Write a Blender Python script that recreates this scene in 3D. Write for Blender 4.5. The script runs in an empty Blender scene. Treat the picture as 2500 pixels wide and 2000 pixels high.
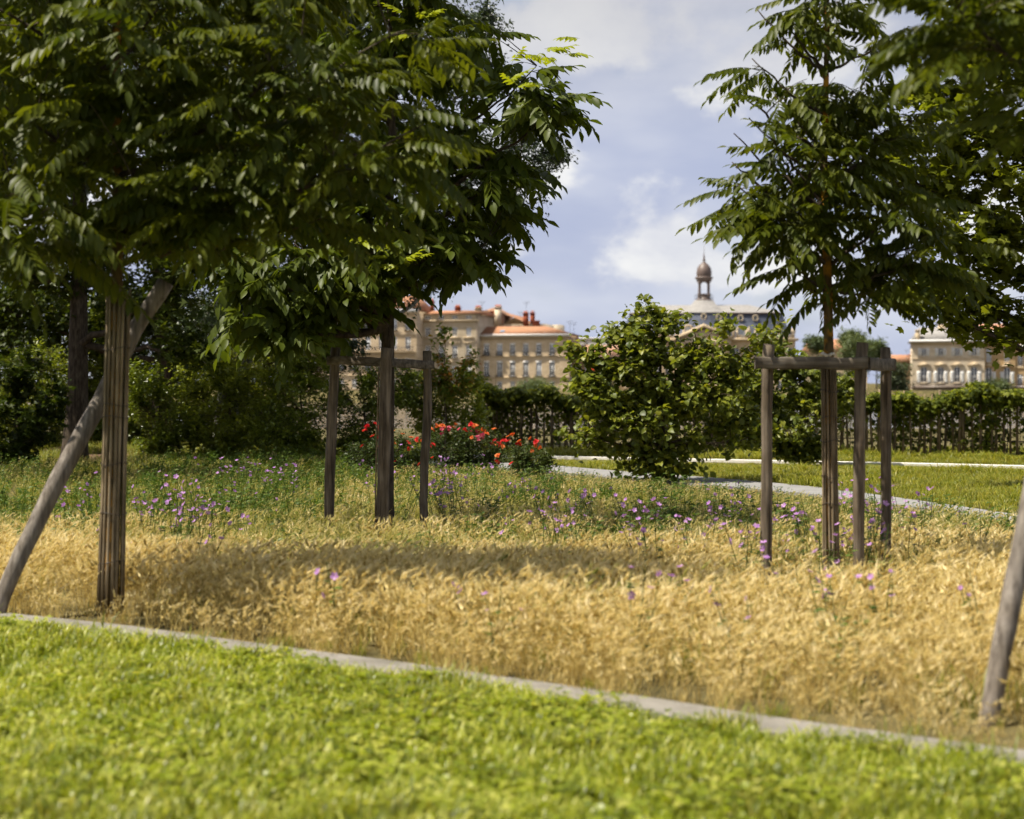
import bpy, math, random
import numpy as np
from mathutils import Vector, Matrix
random.seed(7)
RNG = np.random.default_rng(7)
SC = bpy.context.scene
COL = SC.collection
R = math.radians

# ------------------------------------------------------------------ camera
EYE, HOR, F = 1.5, 935.0, 4166.67          # eye height (m), horizon row and focal length in photo pixels
cam = bpy.data.cameras.new('camera'); camo = bpy.data.objects.new('camera', cam); COL.objects.link(camo)
camo.location = (0, 0, EYE); camo.rotation_euler = (R(90), 0, 0)
cam.sensor_width = 36; cam.lens = 60; cam.shift_y = -0.026
cam.clip_start = 0.1; cam.clip_end = 6000
cam.dof.use_dof = True; cam.dof.focus_distance = 18.5; cam.dof.aperture_fstop = 2.0
SC.camera = camo

# ------------------------------------------------------------------ world: sky with broken cloud
SUN_EL = R(61); sdir = Vector((-0.975, -0.22, 0)).normalized()
TO_SUN = Vector((sdir.x*math.cos(SUN_EL), sdir.y*math.cos(SUN_EL), math.sin(SUN_EL)))
W = bpy.data.worlds.new('World'); SC.world = W; W.use_nodes = True
nt = W.node_tree; nt.nodes.clear()
def wn(t, **k):
    n = nt.nodes.new(t)
    for a, b in k.items(): setattr(n, a, b)
    return n
def lk(a, b): nt.links.new(a, b)
def wmath(op, a, b=None, clamp=False):
    n = wn('ShaderNodeMath', operation=op); n.use_clamp = clamp
    for i, v in enumerate((a, b)):
        if v is None: continue
        if isinstance(v, (int, float)): n.inputs[i].default_value = v
        else: lk(v, n.inputs[i])
    return n.outputs[0]
def wmix(f, a, b):
    n = wn('ShaderNodeMix', data_type='RGBA')
    if isinstance(f, (int, float)): n.inputs[0].default_value = f
    else: lk(f, n.inputs[0])
    for i, v in ((6, a), (7, b)):
        if isinstance(v, tuple): n.inputs[i].default_value = (*v, 1)
        else: lk(v, n.inputs[i])
    return n.outputs[2]
def smooth(v, lo, hi):
    n = wn('ShaderNodeMapRange', interpolation_type='SMOOTHSTEP'); lk(v, n.inputs[0])
    n.inputs[1].default_value = lo; n.inputs[2].default_value = hi
    return n.outputs[0]
sky = wn('ShaderNodeTexSky', sky_type='NISHITA'); sky.sun_disc = False
sky.sun_elevation = SUN_EL; sky.sun_rotation = math.atan2(TO_SUN.x, TO_SUN.y); sky.ozone_density = 1.5
tc = wn('ShaderNodeTexCoord')
def wnoise(scale, stretch, off, detail=7, rough=0.55, dist=0.0):
    m = wn('ShaderNodeMapping'); lk(tc.outputs['Generated'], m.inputs[0])
    m.inputs['Scale'].default_value = (scale, scale, scale*stretch); m.inputs['Location'].default_value = off
    n = wn('ShaderNodeTexNoise'); lk(m.outputs[0], n.inputs['Vector']); n.inputs['Scale'].default_value = 1
    n.inputs['Detail'].default_value = detail; n.inputs['Roughness'].default_value = rough; n.inputs['Distortion'].default_value = dist
    return n.outputs[0]
veil = wnoise(4.0, 2.6, (3.1, 0.4, 1.35), 6, .5, .4)
lump = wnoise(11, 1.7, (7.3, 2.2, 4.1), 9, .58, .2)
fine = wnoise(34, 1.3, (1.3, 8.2, 2.1), 6, .6)
shade = wnoise(6.0, 2.8, (4.7, 9.1, 3.6), 4, .5)
# cumulus heaps: directions in which banks of cumulus stand (az, elevation as tangents), all round the horizon
heaps = [(.092, .078, .045, .036), (.125, .067, .07, .022), (.010, .132, .035, .026), (-.03, .118, .05, .014), (-.012, .077, .028, .010),
         (.05, .205, .10, .03), (.16, .19, .08, .035), (-.25, .10, .08, .04), (.34, .09, .09, .04), (.55, .14, .12, .06), (-.5, .12, .12, .05), (.8, .1, .14, .05), (-.8, .15, .14, .06)]
sep = wn('ShaderNodeSeparateXYZ'); lk(tc.outputs['Generated'], sep.inputs[0])
heapf = None
for (hx, hz, rx, rz) in heaps:
    l = math.sqrt(1+hx*hx+hz*hz)
    dx = wmath('DIVIDE', wmath('SUBTRACT', sep.outputs[0], hx/l), rx); dz = wmath('DIVIDE', wmath('SUBTRACT', sep.outputs[2], hz/l), rz)
    front = wmath('GREATER_THAN', sep.outputs[1], 0)
    v = wmath('MULTIPLY', wmath('SUBTRACT', 1.0, wmath('SQRT', wmath('ADD', wmath('MULTIPLY', dx, dx), wmath('MULTIPLY', dz, dz)))), front)
    v = wmath('MAXIMUM', v, -1.0)
    heapf = v if heapf is None else wmath('MAXIMUM', heapf, v)
hn = wmath('ADD', heapf, wmath('MULTIPLY', wmath('SUBTRACT', lump, .5), 2.6))
hn = wmath('ADD', hn, wmath('MULTIPLY', wmath('SUBTRACT', fine, .5), .7))
heapm = smooth(hn, .0, .5)
base_sky = wn('ShaderNodeMix', data_type='RGBA', blend_type='MULTIPLY'); base_sky.inputs[0].default_value = 1
lk(sky.outputs[0], base_sky.inputs[6]); base_sky.inputs[7].default_value = (.62, .62, .62, 1)
veilc = wmix(smooth(shade, .36, .66), (2.6, 2.9, 3.9), (3.7, 3.9, 4.5))
greyc = wmix(smooth(fine, .3, .7), (2.7, 2.75, 3.0), (3.3, 3.3, 3.45))
hi = smooth(sep.outputs[2], .12, .24)
veilc = wmix(wmath('MULTIPLY', hi, .6), veilc, greyc)
c1 = wmix(smooth(veil, .30, .52), base_sky.outputs[2], veilc)
heapc = wmix(smooth(lump, .32, .66), (3.9, 4.0, 4.4), (5.3, 5.3, 5.2))
heapc = wmix(wmath('MULTIPLY', hi, .75), heapc, (3.2, 3.2, 3.35))
c2 = wmix(wmath('MULTIPLY', heapm, .92), c1, heapc)
bg = wn('ShaderNodeBackground'); lk(c2, bg.inputs[0]); bg.inputs[1].default_value = 0.1
wo = wn('ShaderNodeOutputWorld'); lk(bg.outputs[0], wo.inputs[0])

sl = bpy.data.lights.new('sun', 'SUN'); sl.energy = 5.0; sl.angle = R(0.53); sl.color = (1.0, .93, .80)
so = bpy.data.objects.new('sun', sl); COL.objects.link(so); so.location = (0, 0, 40)
so.rotation_euler = TO_SUN.to_track_quat('Z', 'Y').to_euler()
SC.view_settings.view_transform = 'Standard'; SC.view_settings.look = 'None'
SC.view_settings.gamma = 1; SC.view_settings.use_curve_mapping = False
SC.view_settings.exposure = 0.85
SC.cycles.use_adaptive_sampling = True; SC.cycles.adaptive_threshold = .03
W.cycles.sampling_method = 'MANUAL'; W.cycles.sample_map_resolution = 512
SC.cycles.max_bounces = 5; SC.cycles.diffuse_bounces = 3; SC.cycles.glossy_bounces = 2; SC.cycles.transmission_bounces = 3

# ------------------------------------------------------------------ helpers
def X(px, d): return (px-1250)/F*d
def Z(py, d): return EYE+(HOR-py)/F*d
def P(px, py, d): return np.array((X(px, d), d, Z(py, d)))
def gd(py, h=EYE): return F*h/(py-HOR)          # ground distance of a photo row

class Geo:
    def __init__(s): s.v = []; s.q = []; s.t = []; s.r = []; s.n = 0
    def add(s, v, q=None, t=None, r=.5):
        v = np.asarray(v, float).reshape(-1, 3)
        if q is not None and len(q): s.q.append(np.asarray(q, int).reshape(-1, 4)+s.n)
        if t is not None and len(t): s.t.append(np.asarray(t, int).reshape(-1, 3)+s.n)
        s.r.append(np.broadcast_to(np.asarray(r, float), (len(v),)).copy())
        s.v.append(v); s.n += len(v); return s
    def box(s, a, b, r=.5):
        (x0, y0, z0), (x1, y1, z1) = a, b
        v = [(x0,y0,z0),(x1,y0,z0),(x1,y1,z0),(x0,y1,z0),(x0,y0,z1),(x1,y0,z1),(x1,y1,z1),(x0,y1,z1)]
        return s.add(v, [(0,3,2,1),(4,5,6,7),(0,1,5,4),(1,2,6,5),(2,3,7,6),(3,0,4,7)], r=r)
    def tube(s, pts, rad, sides=8, r=.5, cap=True, wob=0):
        p = np.asarray(pts, float); n = len(p); rad = np.broadcast_to(np.asarray(rad, float), (n,))
        tg = np.gradient(p, axis=0); tg /= np.linalg.norm(tg, axis=1)[:, None]+1e-9
        ref = np.array((1.0, 0, 0)) if abs(tg[:, 0]).mean() < .75 else np.array((0, 1.0, 0))
        u = np.cross(tg, ref); u /= np.linalg.norm(u, axis=1)[:, None]+1e-9; w = np.cross(tg, u)
        a = np.arange(sides)*2*math.pi/sides
        rr = rad[:, None]*(1+(wob*RNG.standard_normal((n, sides)) if wob else 0))
        v = p[:, None]+rr[..., None]*(u[:, None]*np.cos(a)[None, :, None]+w[:, None]*np.sin(a)[None, :, None])
        i, j = np.meshgrid(np.arange(n-1), np.arange(sides), indexing='ij'); k = (j+1) % sides
        q = np.stack([i*sides+j, i*sides+k, (i+1)*sides+k, (i+1)*sides+j], -1).reshape(-1, 4)
        t = []
        v = v.reshape(-1, 3)
        if cap:
            v = np.vstack([v, p[:1], p[-1:]]); c0, c1_ = n*sides, n*sides+1
            for j_ in range(sides):
                t.append((c0, (j_+1) % sides, j_)); t.append((c1_, (n-1)*sides+j_, (n-1)*sides+(j_+1) % sides))
        return s.add(v, q[:, ::-1], [tt[::-1] for tt in t], r)
    def lathe(s, prof, c=(0, 0, 0), sides=24, r=.5):
        a = np.arange(sides)*2*math.pi/sides; n = len(prof)
        v = np.array([[(c[0]+rr*math.cos(x), c[1]+rr*math.sin(x), c[2]+zz) for x in a] for rr, zz in prof])
        i, j = np.meshgrid(np.arange(n-1), np.arange(sides), indexing='ij'); k = (j+1) % sides
        q = np.stack([i*sides+j, i*sides+k, (i+1)*sides+k, (i+1)*sides+j], -1).reshape(-1, 4)
        return s.add(v, q, r=r)
    def inst(s, tm, pos, M, sc, rr=None):
        """n copies of template tm=(v,q,t): pos (n,3), M (n,3,3) columns = axes, sc (n,)"""
        tv, tq, tt = tm[0], tm[1], tm[2]; n, k = len(pos), len(tv)
        if n == 0: return s
        v = np.einsum('nij,kj->nki', M, tv)*np.asarray(sc).reshape(-1, 1, 1)+pos[:, None]
        off = (np.arange(n)*k)[:, None, None]
        rr = RNG.random(n) if rr is None else np.broadcast_to(rr, (n,))
        return s.add(v.reshape(-1, 3), (off+np.asarray(tq)[None]).reshape(-1, 4) if len(tq) else None,
                     (off+np.asarray(tt)[None]).reshape(-1, 3) if len(tt) else None, np.repeat(rr, k))
    def mesh(s, name, origin=(0, 0, 0), smooth_=False):
        v = np.concatenate(s.v)-np.asarray(origin, float)
        q = np.concatenate(s.q) if s.q else np.zeros((0, 4), int); t = np.concatenate(s.t) if s.t else np.zeros((0, 3), int)
        me = bpy.data.meshes.new(name); me.vertices.add(len(v)); me.vertices.foreach_set('co', v.astype('f').ravel())
        li = np.concatenate([q.ravel(), t.ravel()]).astype('i'); me.loops.add(len(li)); me.loops.foreach_set('vertex_index', li)
        ls = np.concatenate([np.arange(len(q))*4, len(q)*4+np.arange(len(t))*3]).astype('i')
        me.polygons.add(len(ls)); me.polygons.foreach_set('loop_start', ls)
        if smooth_: me.polygons.foreach_set('use_smooth', np.ones(len(ls), bool))
        at = me.attributes.new('rnd', 'FLOAT', 'POINT'); at.data.foreach_set('value', np.concatenate(s.r).astype('f'))
        me.update(calc_edges=True); return me

def tag(o, label=None, cat=None, group=None, kind=None):
    for k, v in (('label', label), ('category', cat), ('group', group), ('kind', kind)):
        if v: o[k] = v
    return o
def thing(name, label, cat, loc=(0, 0, 0), rz=0, group=None):
    o = bpy.data.objects.new(name, None); COL.objects.link(o); o.location = loc; o.rotation_euler = (0, 0, rz)
    o.empty_display_size = .2
    return tag(o, label, cat, group)
def link(name, me, mat, parent=None, loc=(0, 0, 0)):
    o = bpy.data.objects.new(name, me); COL.objects.link(o); o.location = loc
    if mat is not None and not me.materials: me.materials.append(mat)
    if parent: o.parent = parent
    return o
def part(name, g, mat, parent=None, world=True, sm=False):
    """geometry in world coordinates (or local ones) -> one mesh object under parent"""
    o = (0, 0, 0)
    if world and parent is not None:
        p = parent; o = np.zeros(3)
        while p: o = o+np.array(p.location); p = p.parent
    return link(name, g.mesh(name, o, sm), mat, parent)
def struct(name, g, mat, label=None, cat=None, kind='structure', sm=False):
    return tag(link(name, g.mesh(name, (0, 0, 0), sm), mat), label, cat, None, kind)

# ------------------------------------------------------------------ materials
class NT:
    def __init__(s, name):
        s.m = bpy.data.materials.new(name); s.m.use_nodes = True; s.t = s.m.node_tree; s.t.nodes.clear()
        s.out = s.n('ShaderNodeOutputMaterial')
    def n(s, t, **k):
        x = s.t.nodes.new(t)
        for a, b in k.items(): setattr(x, a, b)
        return x
    def l(s, a, b): s.t.links.new(a, b)
    def coord(s, scale=(1, 1, 1), kind='Object'):
        c = s.n('ShaderNodeTexCoord'); m = s.n('ShaderNodeMapping'); s.l(c.outputs[kind], m.inputs[0]); m.inputs['Scale'].default_value = scale
        return m.outputs[0]
    def noise(s, vec, scale, detail=5, rough=.55):
        n = s.n('ShaderNodeTexNoise'); s.l(vec, n.inputs['Vector']); n.inputs['Scale'].default_value = scale
        n.inputs['Detail'].default_value = detail; n.inputs['Roughness'].default_value = rough; return n.outputs[0]
    def ramp(s, f, stops):
        n = s.n('ShaderNodeValToRGB'); s.l(f, n.inputs[0]); e = n.color_ramp.elements
        e[0].position, e[0].color = stops[0][0], (*stops[0][1], 1); e[1].position, e[1].color = stops[-1][0], (*stops[-1][1], 1)
        for p, c in stops[1:-1]:
            x = e.new(p); x.color = (*c, 1)
        return n.outputs[0]
    def mix(s, f, a, b, blend='MIX'):
        n = s.n('ShaderNodeMix', data_type='RGBA', blend_type=blend)
        if isinstance(f, (int, float)): n.inputs[0].default_value = f
        else: s.l(f, n.inputs[0])
        for i, v in ((6, a), (7, b)):
            if isinstance(v, tuple): n.inputs[i].default_value = (*v, 1)
            else: s.l(v, n.inputs[i])
        return n.outputs[2]
    def math(s, op, a, b):
        n = s.n('ShaderNodeMath', operation=op)
        for i, v in enumerate((a, b)):
            if isinstance(v, (int, float)): n.inputs[i].default_value = v
            else: s.l(v, n.inputs[i])
        return n.outputs[0]
    def bump(s, h, strength, dist=.01):
        n = s.n('ShaderNodeBump'); s.l(h, n.inputs['Height']); n.inputs['Strength'].default_value = strength; n.inputs['Distance'].default_value = dist
        return n.outputs[0]
    def prin(s, col, rough=.7, spec=.3, normal=None, metal=0):
        p = s.n('ShaderNodeBsdfPrincipled')
        if isinstance(col, tuple): p.inputs['Base Color'].default_value = (*col, 1)
        else: s.l(col, p.inputs['Base Color'])
        if isinstance(rough, (int, float)): p.inputs['Roughness'].default_value = rough
        else: s.l(rough, p.inputs['Roughness'])
        p.inputs['Specular IOR Level'].default_value = spec; p.inputs['Metallic'].default_value = metal
        if normal is not None: s.l(normal, p.inputs['Normal'])
        return p.outputs[0]
    def done(s, sh): s.l(sh, s.out.inputs[0]); return s.m

def leaf_mat(name, stops, trans=.42, tcol=(1.25, 1.2, .5), rough=.45, spec=.22, orand=.35):
    """stops: colour ramp over the per-leaf random value; thin leaves let light through"""
    m = NT(name); a = m.n('ShaderNodeAttribute', attribute_name='rnd'); oi = m.n('ShaderNodeObjectInfo')
    f = m.math('ADD', a.outputs['Fac'], m.math('MULTIPLY', m.math('SUBTRACT', oi.outputs['Random'], .5), orand))
    c = m.ramp(f, stops)
    p = m.prin(c, rough, spec)
    t = m.n('ShaderNodeBsdfTranslucent'); m.l(m.mix(1.0, c, tcol, 'MULTIPLY'), t.inputs[0])
    x = m.n('ShaderNodeMixShader'); x.inputs[0].default_value = trans; m.l(p, x.inputs[1]); m.l(t.outputs[0], x.inputs[2])
    return m.done(x.outputs[0])
def wood_mat(name, dark, light, sc=(38, 38, 2.2), tint=None):
    m = NT(name); v = m.coord(sc); f = m.noise(v, 1, 6, .6)
    c = m.ramp(f, [(.33, dark), (.5, tuple((a+b)/2 for a, b in zip(dark, light))), (.68, light)])
    big = m.ramp(m.noise(m.coord((5, 5, 2.5)), 1.5, 4), [(.4, (0, 0, 0)), (.6, (.8, .8, .8))]); c = m.mix(big, c, m.mix(1.0, c, (.6, .56, .5), 'MULTIPLY'))
    if tint:
        k = m.ramp(m.noise(m.coord((4, 4, 4)), 1.6, 4), [(.48, (0, 0, 0)), (.62, (1, 1, 1))]); c = m.mix(k, c, tint)
    return m.done(m.prin(c, .85, .2, m.bump(f, .7, .006)))
def plain(name, col, rough=.6, spec=.3, var=.12, sc=3, metal=0):
    m = NT(name); f = m.noise(m.coord(), sc, 5)
    c = m.ramp(f, [(.3, tuple(x*(1-var) for x in col)), (.7, tuple(min(1, x*(1+var)) for x in col))])
    return m.done(m.prin(c, rough, spec, m.bump(f, .15, .01), metal))
def stone_mat(name, a, b, course=.38):
    m = NT(name); v = m.coord(); f = m.noise(v, .35, 6, .6); g = m.noise(m.coord((1, 1, .25)), 1.2, 5)
    c = m.ramp(f, [(.3, a), (.7, b)])
    c = m.mix(m.math('MULTIPLY', g, .45), c, m.mix(1.0, c, (.72, .66, .58), 'MULTIPLY'))
    br = m.n('ShaderNodeTexBrick'); mp = m.n('ShaderNodeMapping'); tcx = m.n('ShaderNodeTexCoord'); m.l(tcx.outputs['Object'], mp.inputs[0])
    mp.inputs['Rotation'].default_value = (R(90), 0, 0); m.l(mp.outputs[0], br.inputs['Vector'])
    br.inputs['Scale'].default_value = 1; br.inputs['Brick Width'].default_value = .9; br.inputs['Row Height'].default_value = course; br.inputs['Mortar Size'].default_value = .016
    br.inputs['Color1'].default_value = (1, 1, 1, 1); br.inputs['Color2'].default_value = (.84, .82, .8, 1); br.inputs['Mortar'].default_value = (.66, .62, .58, 1)
    c = m.mix(1.0, c, br.outputs['Color'], 'MULTIPLY')
    return m.done(m.prin(c, .9, .1, m.bump(br.outputs['Fac'], -.3, .02)))
def tile_mat(name, a, b, row=.32):
    m = NT(name); f = m.noise(m.coord((1, 1, 1)), 2.2, 6, .7)
    c = m.ramp(f, [(.28, a), (.5, b), (.72, tuple(min(1, x*1.35) for x in b))])
    w = m.n('ShaderNodeTexWave', wave_type='BANDS', bands_direction='X'); m.l(m.coord(), w.inputs['Vector']); w.inputs['Scale'].default_value = 1.3; w.inputs['Distortion'].default_value = .6
    w2 = m.n('ShaderNodeTexWave', wave_type='BANDS', bands_direction='Z'); m.l(m.coord(), w2.inputs['Vector']); w2.inputs['Scale'].default_value = 1.1; w2.inputs['Distortion'].default_value = 1
    c = m.mix(m.math('MULTIPLY', w.outputs[1], .3), c, m.mix(1.0, c, (.55, .5, .48), 'MULTIPLY'))
    c = m.mix(m.math('MULTIPLY', w2.outputs[1], .2), c, m.mix(1.0, c, (.6, .5, .5), 'MULTIPLY'))
    return m.done(m.prin(c, .85, .15, m.bump(w.outputs[1], .5, .05)))
def ground_mat(name, stops, sc=1.5, bump=.5):
    m = NT(name); v = m.coord(); f = m.noise(v, sc, 8, .65); g = m.noise(v, sc*14, 4, .7)
    f2 = m.math('ADD', m.math('MULTIPLY', f, .7), m.math('MULTIPLY', g, .3))
    return m.done(m.prin(m.ramp(f2, stops), .95, .1, m.bump(g, bump, .02)))

M = {}
M['soil'] = ground_mat('soil', [(.3, (.035, .028, .014)), (.5, (.10, .085, .035)), (.7, (.20, .15, .06))])
M['lawn_soil'] = ground_mat('lawn_soil', [(.3, (.02, .03, .006)), (.5, (.05, .08, .012)), (.7, (.09, .12, .02))])
M['concrete'] = ground_mat('concrete', [(.3, (.13, .12, .10)), (.5, (.20, .185, .16)), (.7, (.27, .25, .22))], 5, .25)
M['asphalt'] = ground_mat('asphalt', [(.3, (.17, .165, .16)), (.5, (.22, .215, .21)), (.7, (.27, .265, .25))], 3, .3)
M['pale_stone'] = ground_mat('pale_stone', [(.3, (.58, .55, .48)), (.7, (.78, .75, .68))], 4, .2)
M['litter'] = ground_mat('litter', [(.35, (.03, .02, .012)), (.5, (.10, .06, .035)), (.62, (.26, .18, .12)), (.75, (.4, .3, .22))], 9, .8)
M['bark'] = wood_mat('bark', (.028, .02, .013), (.11, .085, .06), (30, 30, 7))
M['bark_lichen'] = wood_mat('bark_lichen', (.05, .035, .015), (.16, .11, .045), (24, 24, 8), (.42, .2, .015))
M['bark_pale'] = wood_mat('bark_pale', (.10, .095, .085), (.34, .33, .30), (14, 14, 20))
M['twig'] = wood_mat('twig', (.04, .03, .02), (.13, .10, .06))
M['stake'] = wood_mat('stake', (.055, .042, .03), (.23, .185, .135))
M['stake_grey'] = wood_mat('stake_grey', (.085, .07, .058), (.27, .235, .20))
M['rail'] = wood_mat('rail', (.06, .05, .04), (.22, .19, .15), (2.2, 30, 30))
M['slat'] = wood_mat('slat', (.10, .075, .045), (.36, .28, .18), (40, 40, 1.6))
M['picket'] = wood_mat('picket', (.08, .06, .035), (.30, .23, .14), (30, 30, 2))
M['wire'] = plain('wire', (.05, .035, .025), .5, .4)
def gr(*c): return [(i/(len(c)-1), x) for i, x in enumerate(c)]
M['leaf_pinnate'] = leaf_mat('leaf_pinnate', gr((.018, .031, .004), (.038, .057, .006), (.065, .084, .006), (.11, .125, .009)), .46)
M['leaf_mid'] = leaf_mat('leaf_mid', [(0, (.03, .048, .006)), (.45, (.062, .088, .009)), (.88, (.10, .125, .01)), (.93, (.22, .26, .012)), (1, (.27, .31, .016))], .45, orand=.2)
M['leaf_poplar'] = leaf_mat('leaf_poplar', gr((.025, .04, .016), (.045, .065, .028), (.085, .11, .055)), .25, (1.2, 1.2, .6), .35, .5)
M['leaf_star'] = leaf_mat('leaf_star', gr((0.017, 0.029, 0.0037), (0.037, 0.056, 0.0056), (0.067, 0.086, 0.0074)), .38)
M['leaf_shrub'] = leaf_mat('leaf_shrub', gr((.055, .08, .008), (.13, .175, .016), (.22, .26, .025)), .45, rough=.3, spec=.6)
M['leaf_shrub_light'] = leaf_mat('leaf_shrub_light', gr((.09, .12, .012), (.20, .24, .022), (.30, .33, .035)), .48, rough=.3, spec=.6)
M['leaf_hazel'] = leaf_mat('leaf_hazel', gr((.06, .085, .016), (.12, .15, .02), (.17, .195, .022), (.28, .28, .025)), .46, spec=.4)
M['leaf_plane'] = leaf_mat('leaf_plane', gr((.07, .09, .008), (.13, .155, .012), (.20, .22, .018)), .55)
M['leaf_vine'] = leaf_mat('leaf_vine', [(0, (.05, .07, .008)), (.5, (.14, .17, .014)), (.93, (.24, .25, .02)), (1, (.28, .13, .02))], .45)
M['leaf_red'] = leaf_mat('leaf_red', [(0, (.08, .14, .02)), (.55, (.17, .22, .03)), (.75, (.32, .22, .04)), (1, (.45, .14, .05))], .45)
M['leaf_rose'] = leaf_mat('leaf_rose', gr((.025, .04, .01), (.05, .075, .018), (.09, .11, .03)), .3)
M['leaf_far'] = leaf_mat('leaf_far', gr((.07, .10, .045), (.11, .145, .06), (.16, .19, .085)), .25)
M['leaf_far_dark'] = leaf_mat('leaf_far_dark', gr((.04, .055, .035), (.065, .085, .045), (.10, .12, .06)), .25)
M['barley'] = leaf_mat('barley', gr((.38, .28, .09), (.62, .50, .19), (.78, .66, .32), (.84, .74, .46)), .38, (1.1, 1.02, .78), .5, .3, .5)
M['barley_green'] = leaf_mat('barley_green', gr((.17, .19, .04), (.34, .33, .085), (.54, .48, .17), (.66, .58, .28)), .38, (1.1, 1.05, .7), .5, .3, .5)
M['grass'] = leaf_mat('grass', gr((.10, .12, .012), (.16, .19, .018), (.25, .26, .03), (.36, .32, .07)), .42, (1.2, 1.15, .6), .45, .35, .4)
M['lawn'] = leaf_mat('lawn', gr((.11, .145, .006), (.21, .26, .01), (.32, .36, .022), (.48, .48, .10)), .46, (1.2, 1.15, .55), .38, .5, .9)
M['weed'] = leaf_mat('weed', gr((.035, .07, .012), (.07, .12, .018), (.12, .17, .03)), .4)
M['mallow'] = leaf_mat('mallow', gr((.36, .17, .46), (.48, .24, .55), (.58, .36, .60)), .35, (1.1, 1, 1.1), .6, .2)
M['red_bloom'] = leaf_mat('red_bloom', gr((.50, .015, .02), (.62, .03, .03), (.6, .05, .02)), .3, (1.1, .9, .9), .6, .2, .6)
M['pink_bloom'] = leaf_mat('pink_bloom', gr((.55, .05, .13), (.62, .12, .18), (.6, .18, .22)), .3, (1.1, .9, .9), .6, .2, .6)
M['orange_bloom'] = leaf_mat('orange_bloom', gr((.60, .10, .02), (.66, .17, .035), (.66, .25, .08)), .3, (1.1, .9, .9), .6, .2, .6)
M['limestone'] = stone_mat('limestone', (.56, .44, .29), (.70, .57, .40))
M['limestone_grey'] = stone_mat('limestone_grey', (.50, .42, .30), (.62, .53, .39))
M['limestone_pale'] = stone_mat('limestone_pale', (.62, .52, .38), (.74, .64, .49))
M['ochre'] = stone_mat('ochre', (.46, .32, .16), (.60, .43, .24))
M['rough_stone'] = stone_mat('rough_stone', (.26, .18, .10), (.38, .27, .16), .3)
M['trim'] = plain('trim', (.52, .41, .27), .9, .1, .15, .8)
M['white'] = plain('white', (.80, .79, .77), .6, .3, .06, 2)
M['shutter_white'] = plain('shutter_white', (.70, .69, .66), .6, .3, .05, 2)
M['grey_render'] = plain('grey_render', (.48, .47, .45), .9, .1, .1, .3)
M['terracotta'] = tile_mat('terracotta', (.24, .12, .065), (.40, .205, .115))
M['terracotta_dull'] = tile_mat('terracotta_dull', (.24, .13, .08), (.38, .23, .15))
M['slate'] = tile_mat('slate', (.06, .07, .10), (.105, .12, .16))
M['slate_pale'] = tile_mat('slate_pale', (.20, .19, .18), (.29, .28, .265))
M['zinc'] = plain('zinc', (.12, .085, .07), .5, .5, .25, .8)
M['brick_red'] = plain('brick_red', (.26, .075, .04), .9, .1, .25, 1.5)
M['pot'] = plain('pot', (.42, .14, .07), .8, .2, .2, 2)
M['iron'] = plain('iron', (.03, .032, .04), .5, .4)
m_ = NT('glass'); M['glass'] = m_.done(m_.prin(m_.ramp(m_.noise(m_.coord(), .5, 2), [(.35, (.03, .035, .045)), (.65, (.10, .115, .14))]), .08, .6))
m_ = NT('curtain_glass'); M['curtain_glass'] = m_.done(m_.prin((.32, .36, .42), .15, .6))
m_ = NT('skylight'); M['skylight'] = m_.done(m_.prin((.18, .30, .42), .1, .7))
M['banner'] = plain('banner', (.72, .10, .025), .7, .2, .1, .5)
m_ = NT('water'); wv = m_.noise(m_.coord((1, .3, 1)), .8, 5); M['water'] = m_.done(m_.prin((.13, .10, .06), .12, .5, m_.bump(wv, .35, .2)))

# ------------------------------------------------------------------ ground, lawn, kerb, paths, river
prof = [(-80, 0), (56, 0), (62, -3.2), (312, -3.2), (318, 0), (5000, 0)]
g = Geo(); xs = np.array([-3000, -60, 60, 3000.])
v = np.array([[(x, y, z) for x in xs] for y, z in prof])
i, j = np.meshgrid(np.arange(len(prof)-1), np.arange(3), indexing='ij')
g.add(v, np.stack([i*4+j, i*4+j+1, (i+1)*4+j+1, (i+1)*4+j], -1).reshape(-1, 4))
struct('ground', g, M['soil'])
g = Geo(); g.add([(-3000, 57, -2), (3000, 57, -2), (3000, 317, -2), (-3000, 317, -2)], [(0, 1, 2, 3)])
struct('river', g, M['water'])

kp = [(-400, 1478), (0, 1527), (300, 1560), (600, 1604), (950, 1652), (1250, 1697), (1600, 1750), (1900, 1800), (2200, 1843), (2500, 1885), (2900, 1940)]
KX = np.array([X(a, gd(b)) for a, b in kp]); KY = np.array([gd(b) for a, b in kp])
def kerb_y(x): return np.interp(x, KX, KY)-np.maximum(0, x-KX[-1])*.7+np.maximum(0, KX[0]-x)*.8
pp = [(1050, 1130), (1200, 1140), (1360, 1150), (1500, 1163), (1800, 1186), (2000, 1205), (2190, 1230), (2500, 1276), (2800, 1325)]
PX = np.array([X(a, gd(b)) for a, b in pp]); PY = np.array([gd(b) for a, b in pp])
def path_y(x): return np.interp(x, PX, PY)
wp = [(1050, 1115.5), (1360, 1120), (1700, 1127), (2300, 1139), (2500, 1144), (2800, 1151)]
WX = np.array([X(a, gd(b)) for a, b in wp]); WY = np.array([gd(b) for a, b in wp])
def ribbon(xs_, yc, w0, w1, z, thick=0):
    """strip along y=yc(x) from yc+w0 to yc+w1"""
    g = Geo(); n = len(xs_)
    a = np.stack([xs_, yc+w0, np.full(n, z)], 1); b = np.stack([xs_, yc+w1, np.full(n, z)], 1)
    v = np.concatenate([a, b]); i = np.arange(n-1); q = np.stack([i, i+1, n+i+1, n+i], 1); g.add(v, q)
    if thick:
        for e, fl in ((a, 0), (b, 1)):
            lo = e.copy(); lo[:, 2] -= thick; g.add(np.concatenate([lo, e]), np.stack([i, i+1, n+i+1, n+i], 1)[:, ::(-1 if fl else 1)])
    return g
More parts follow.
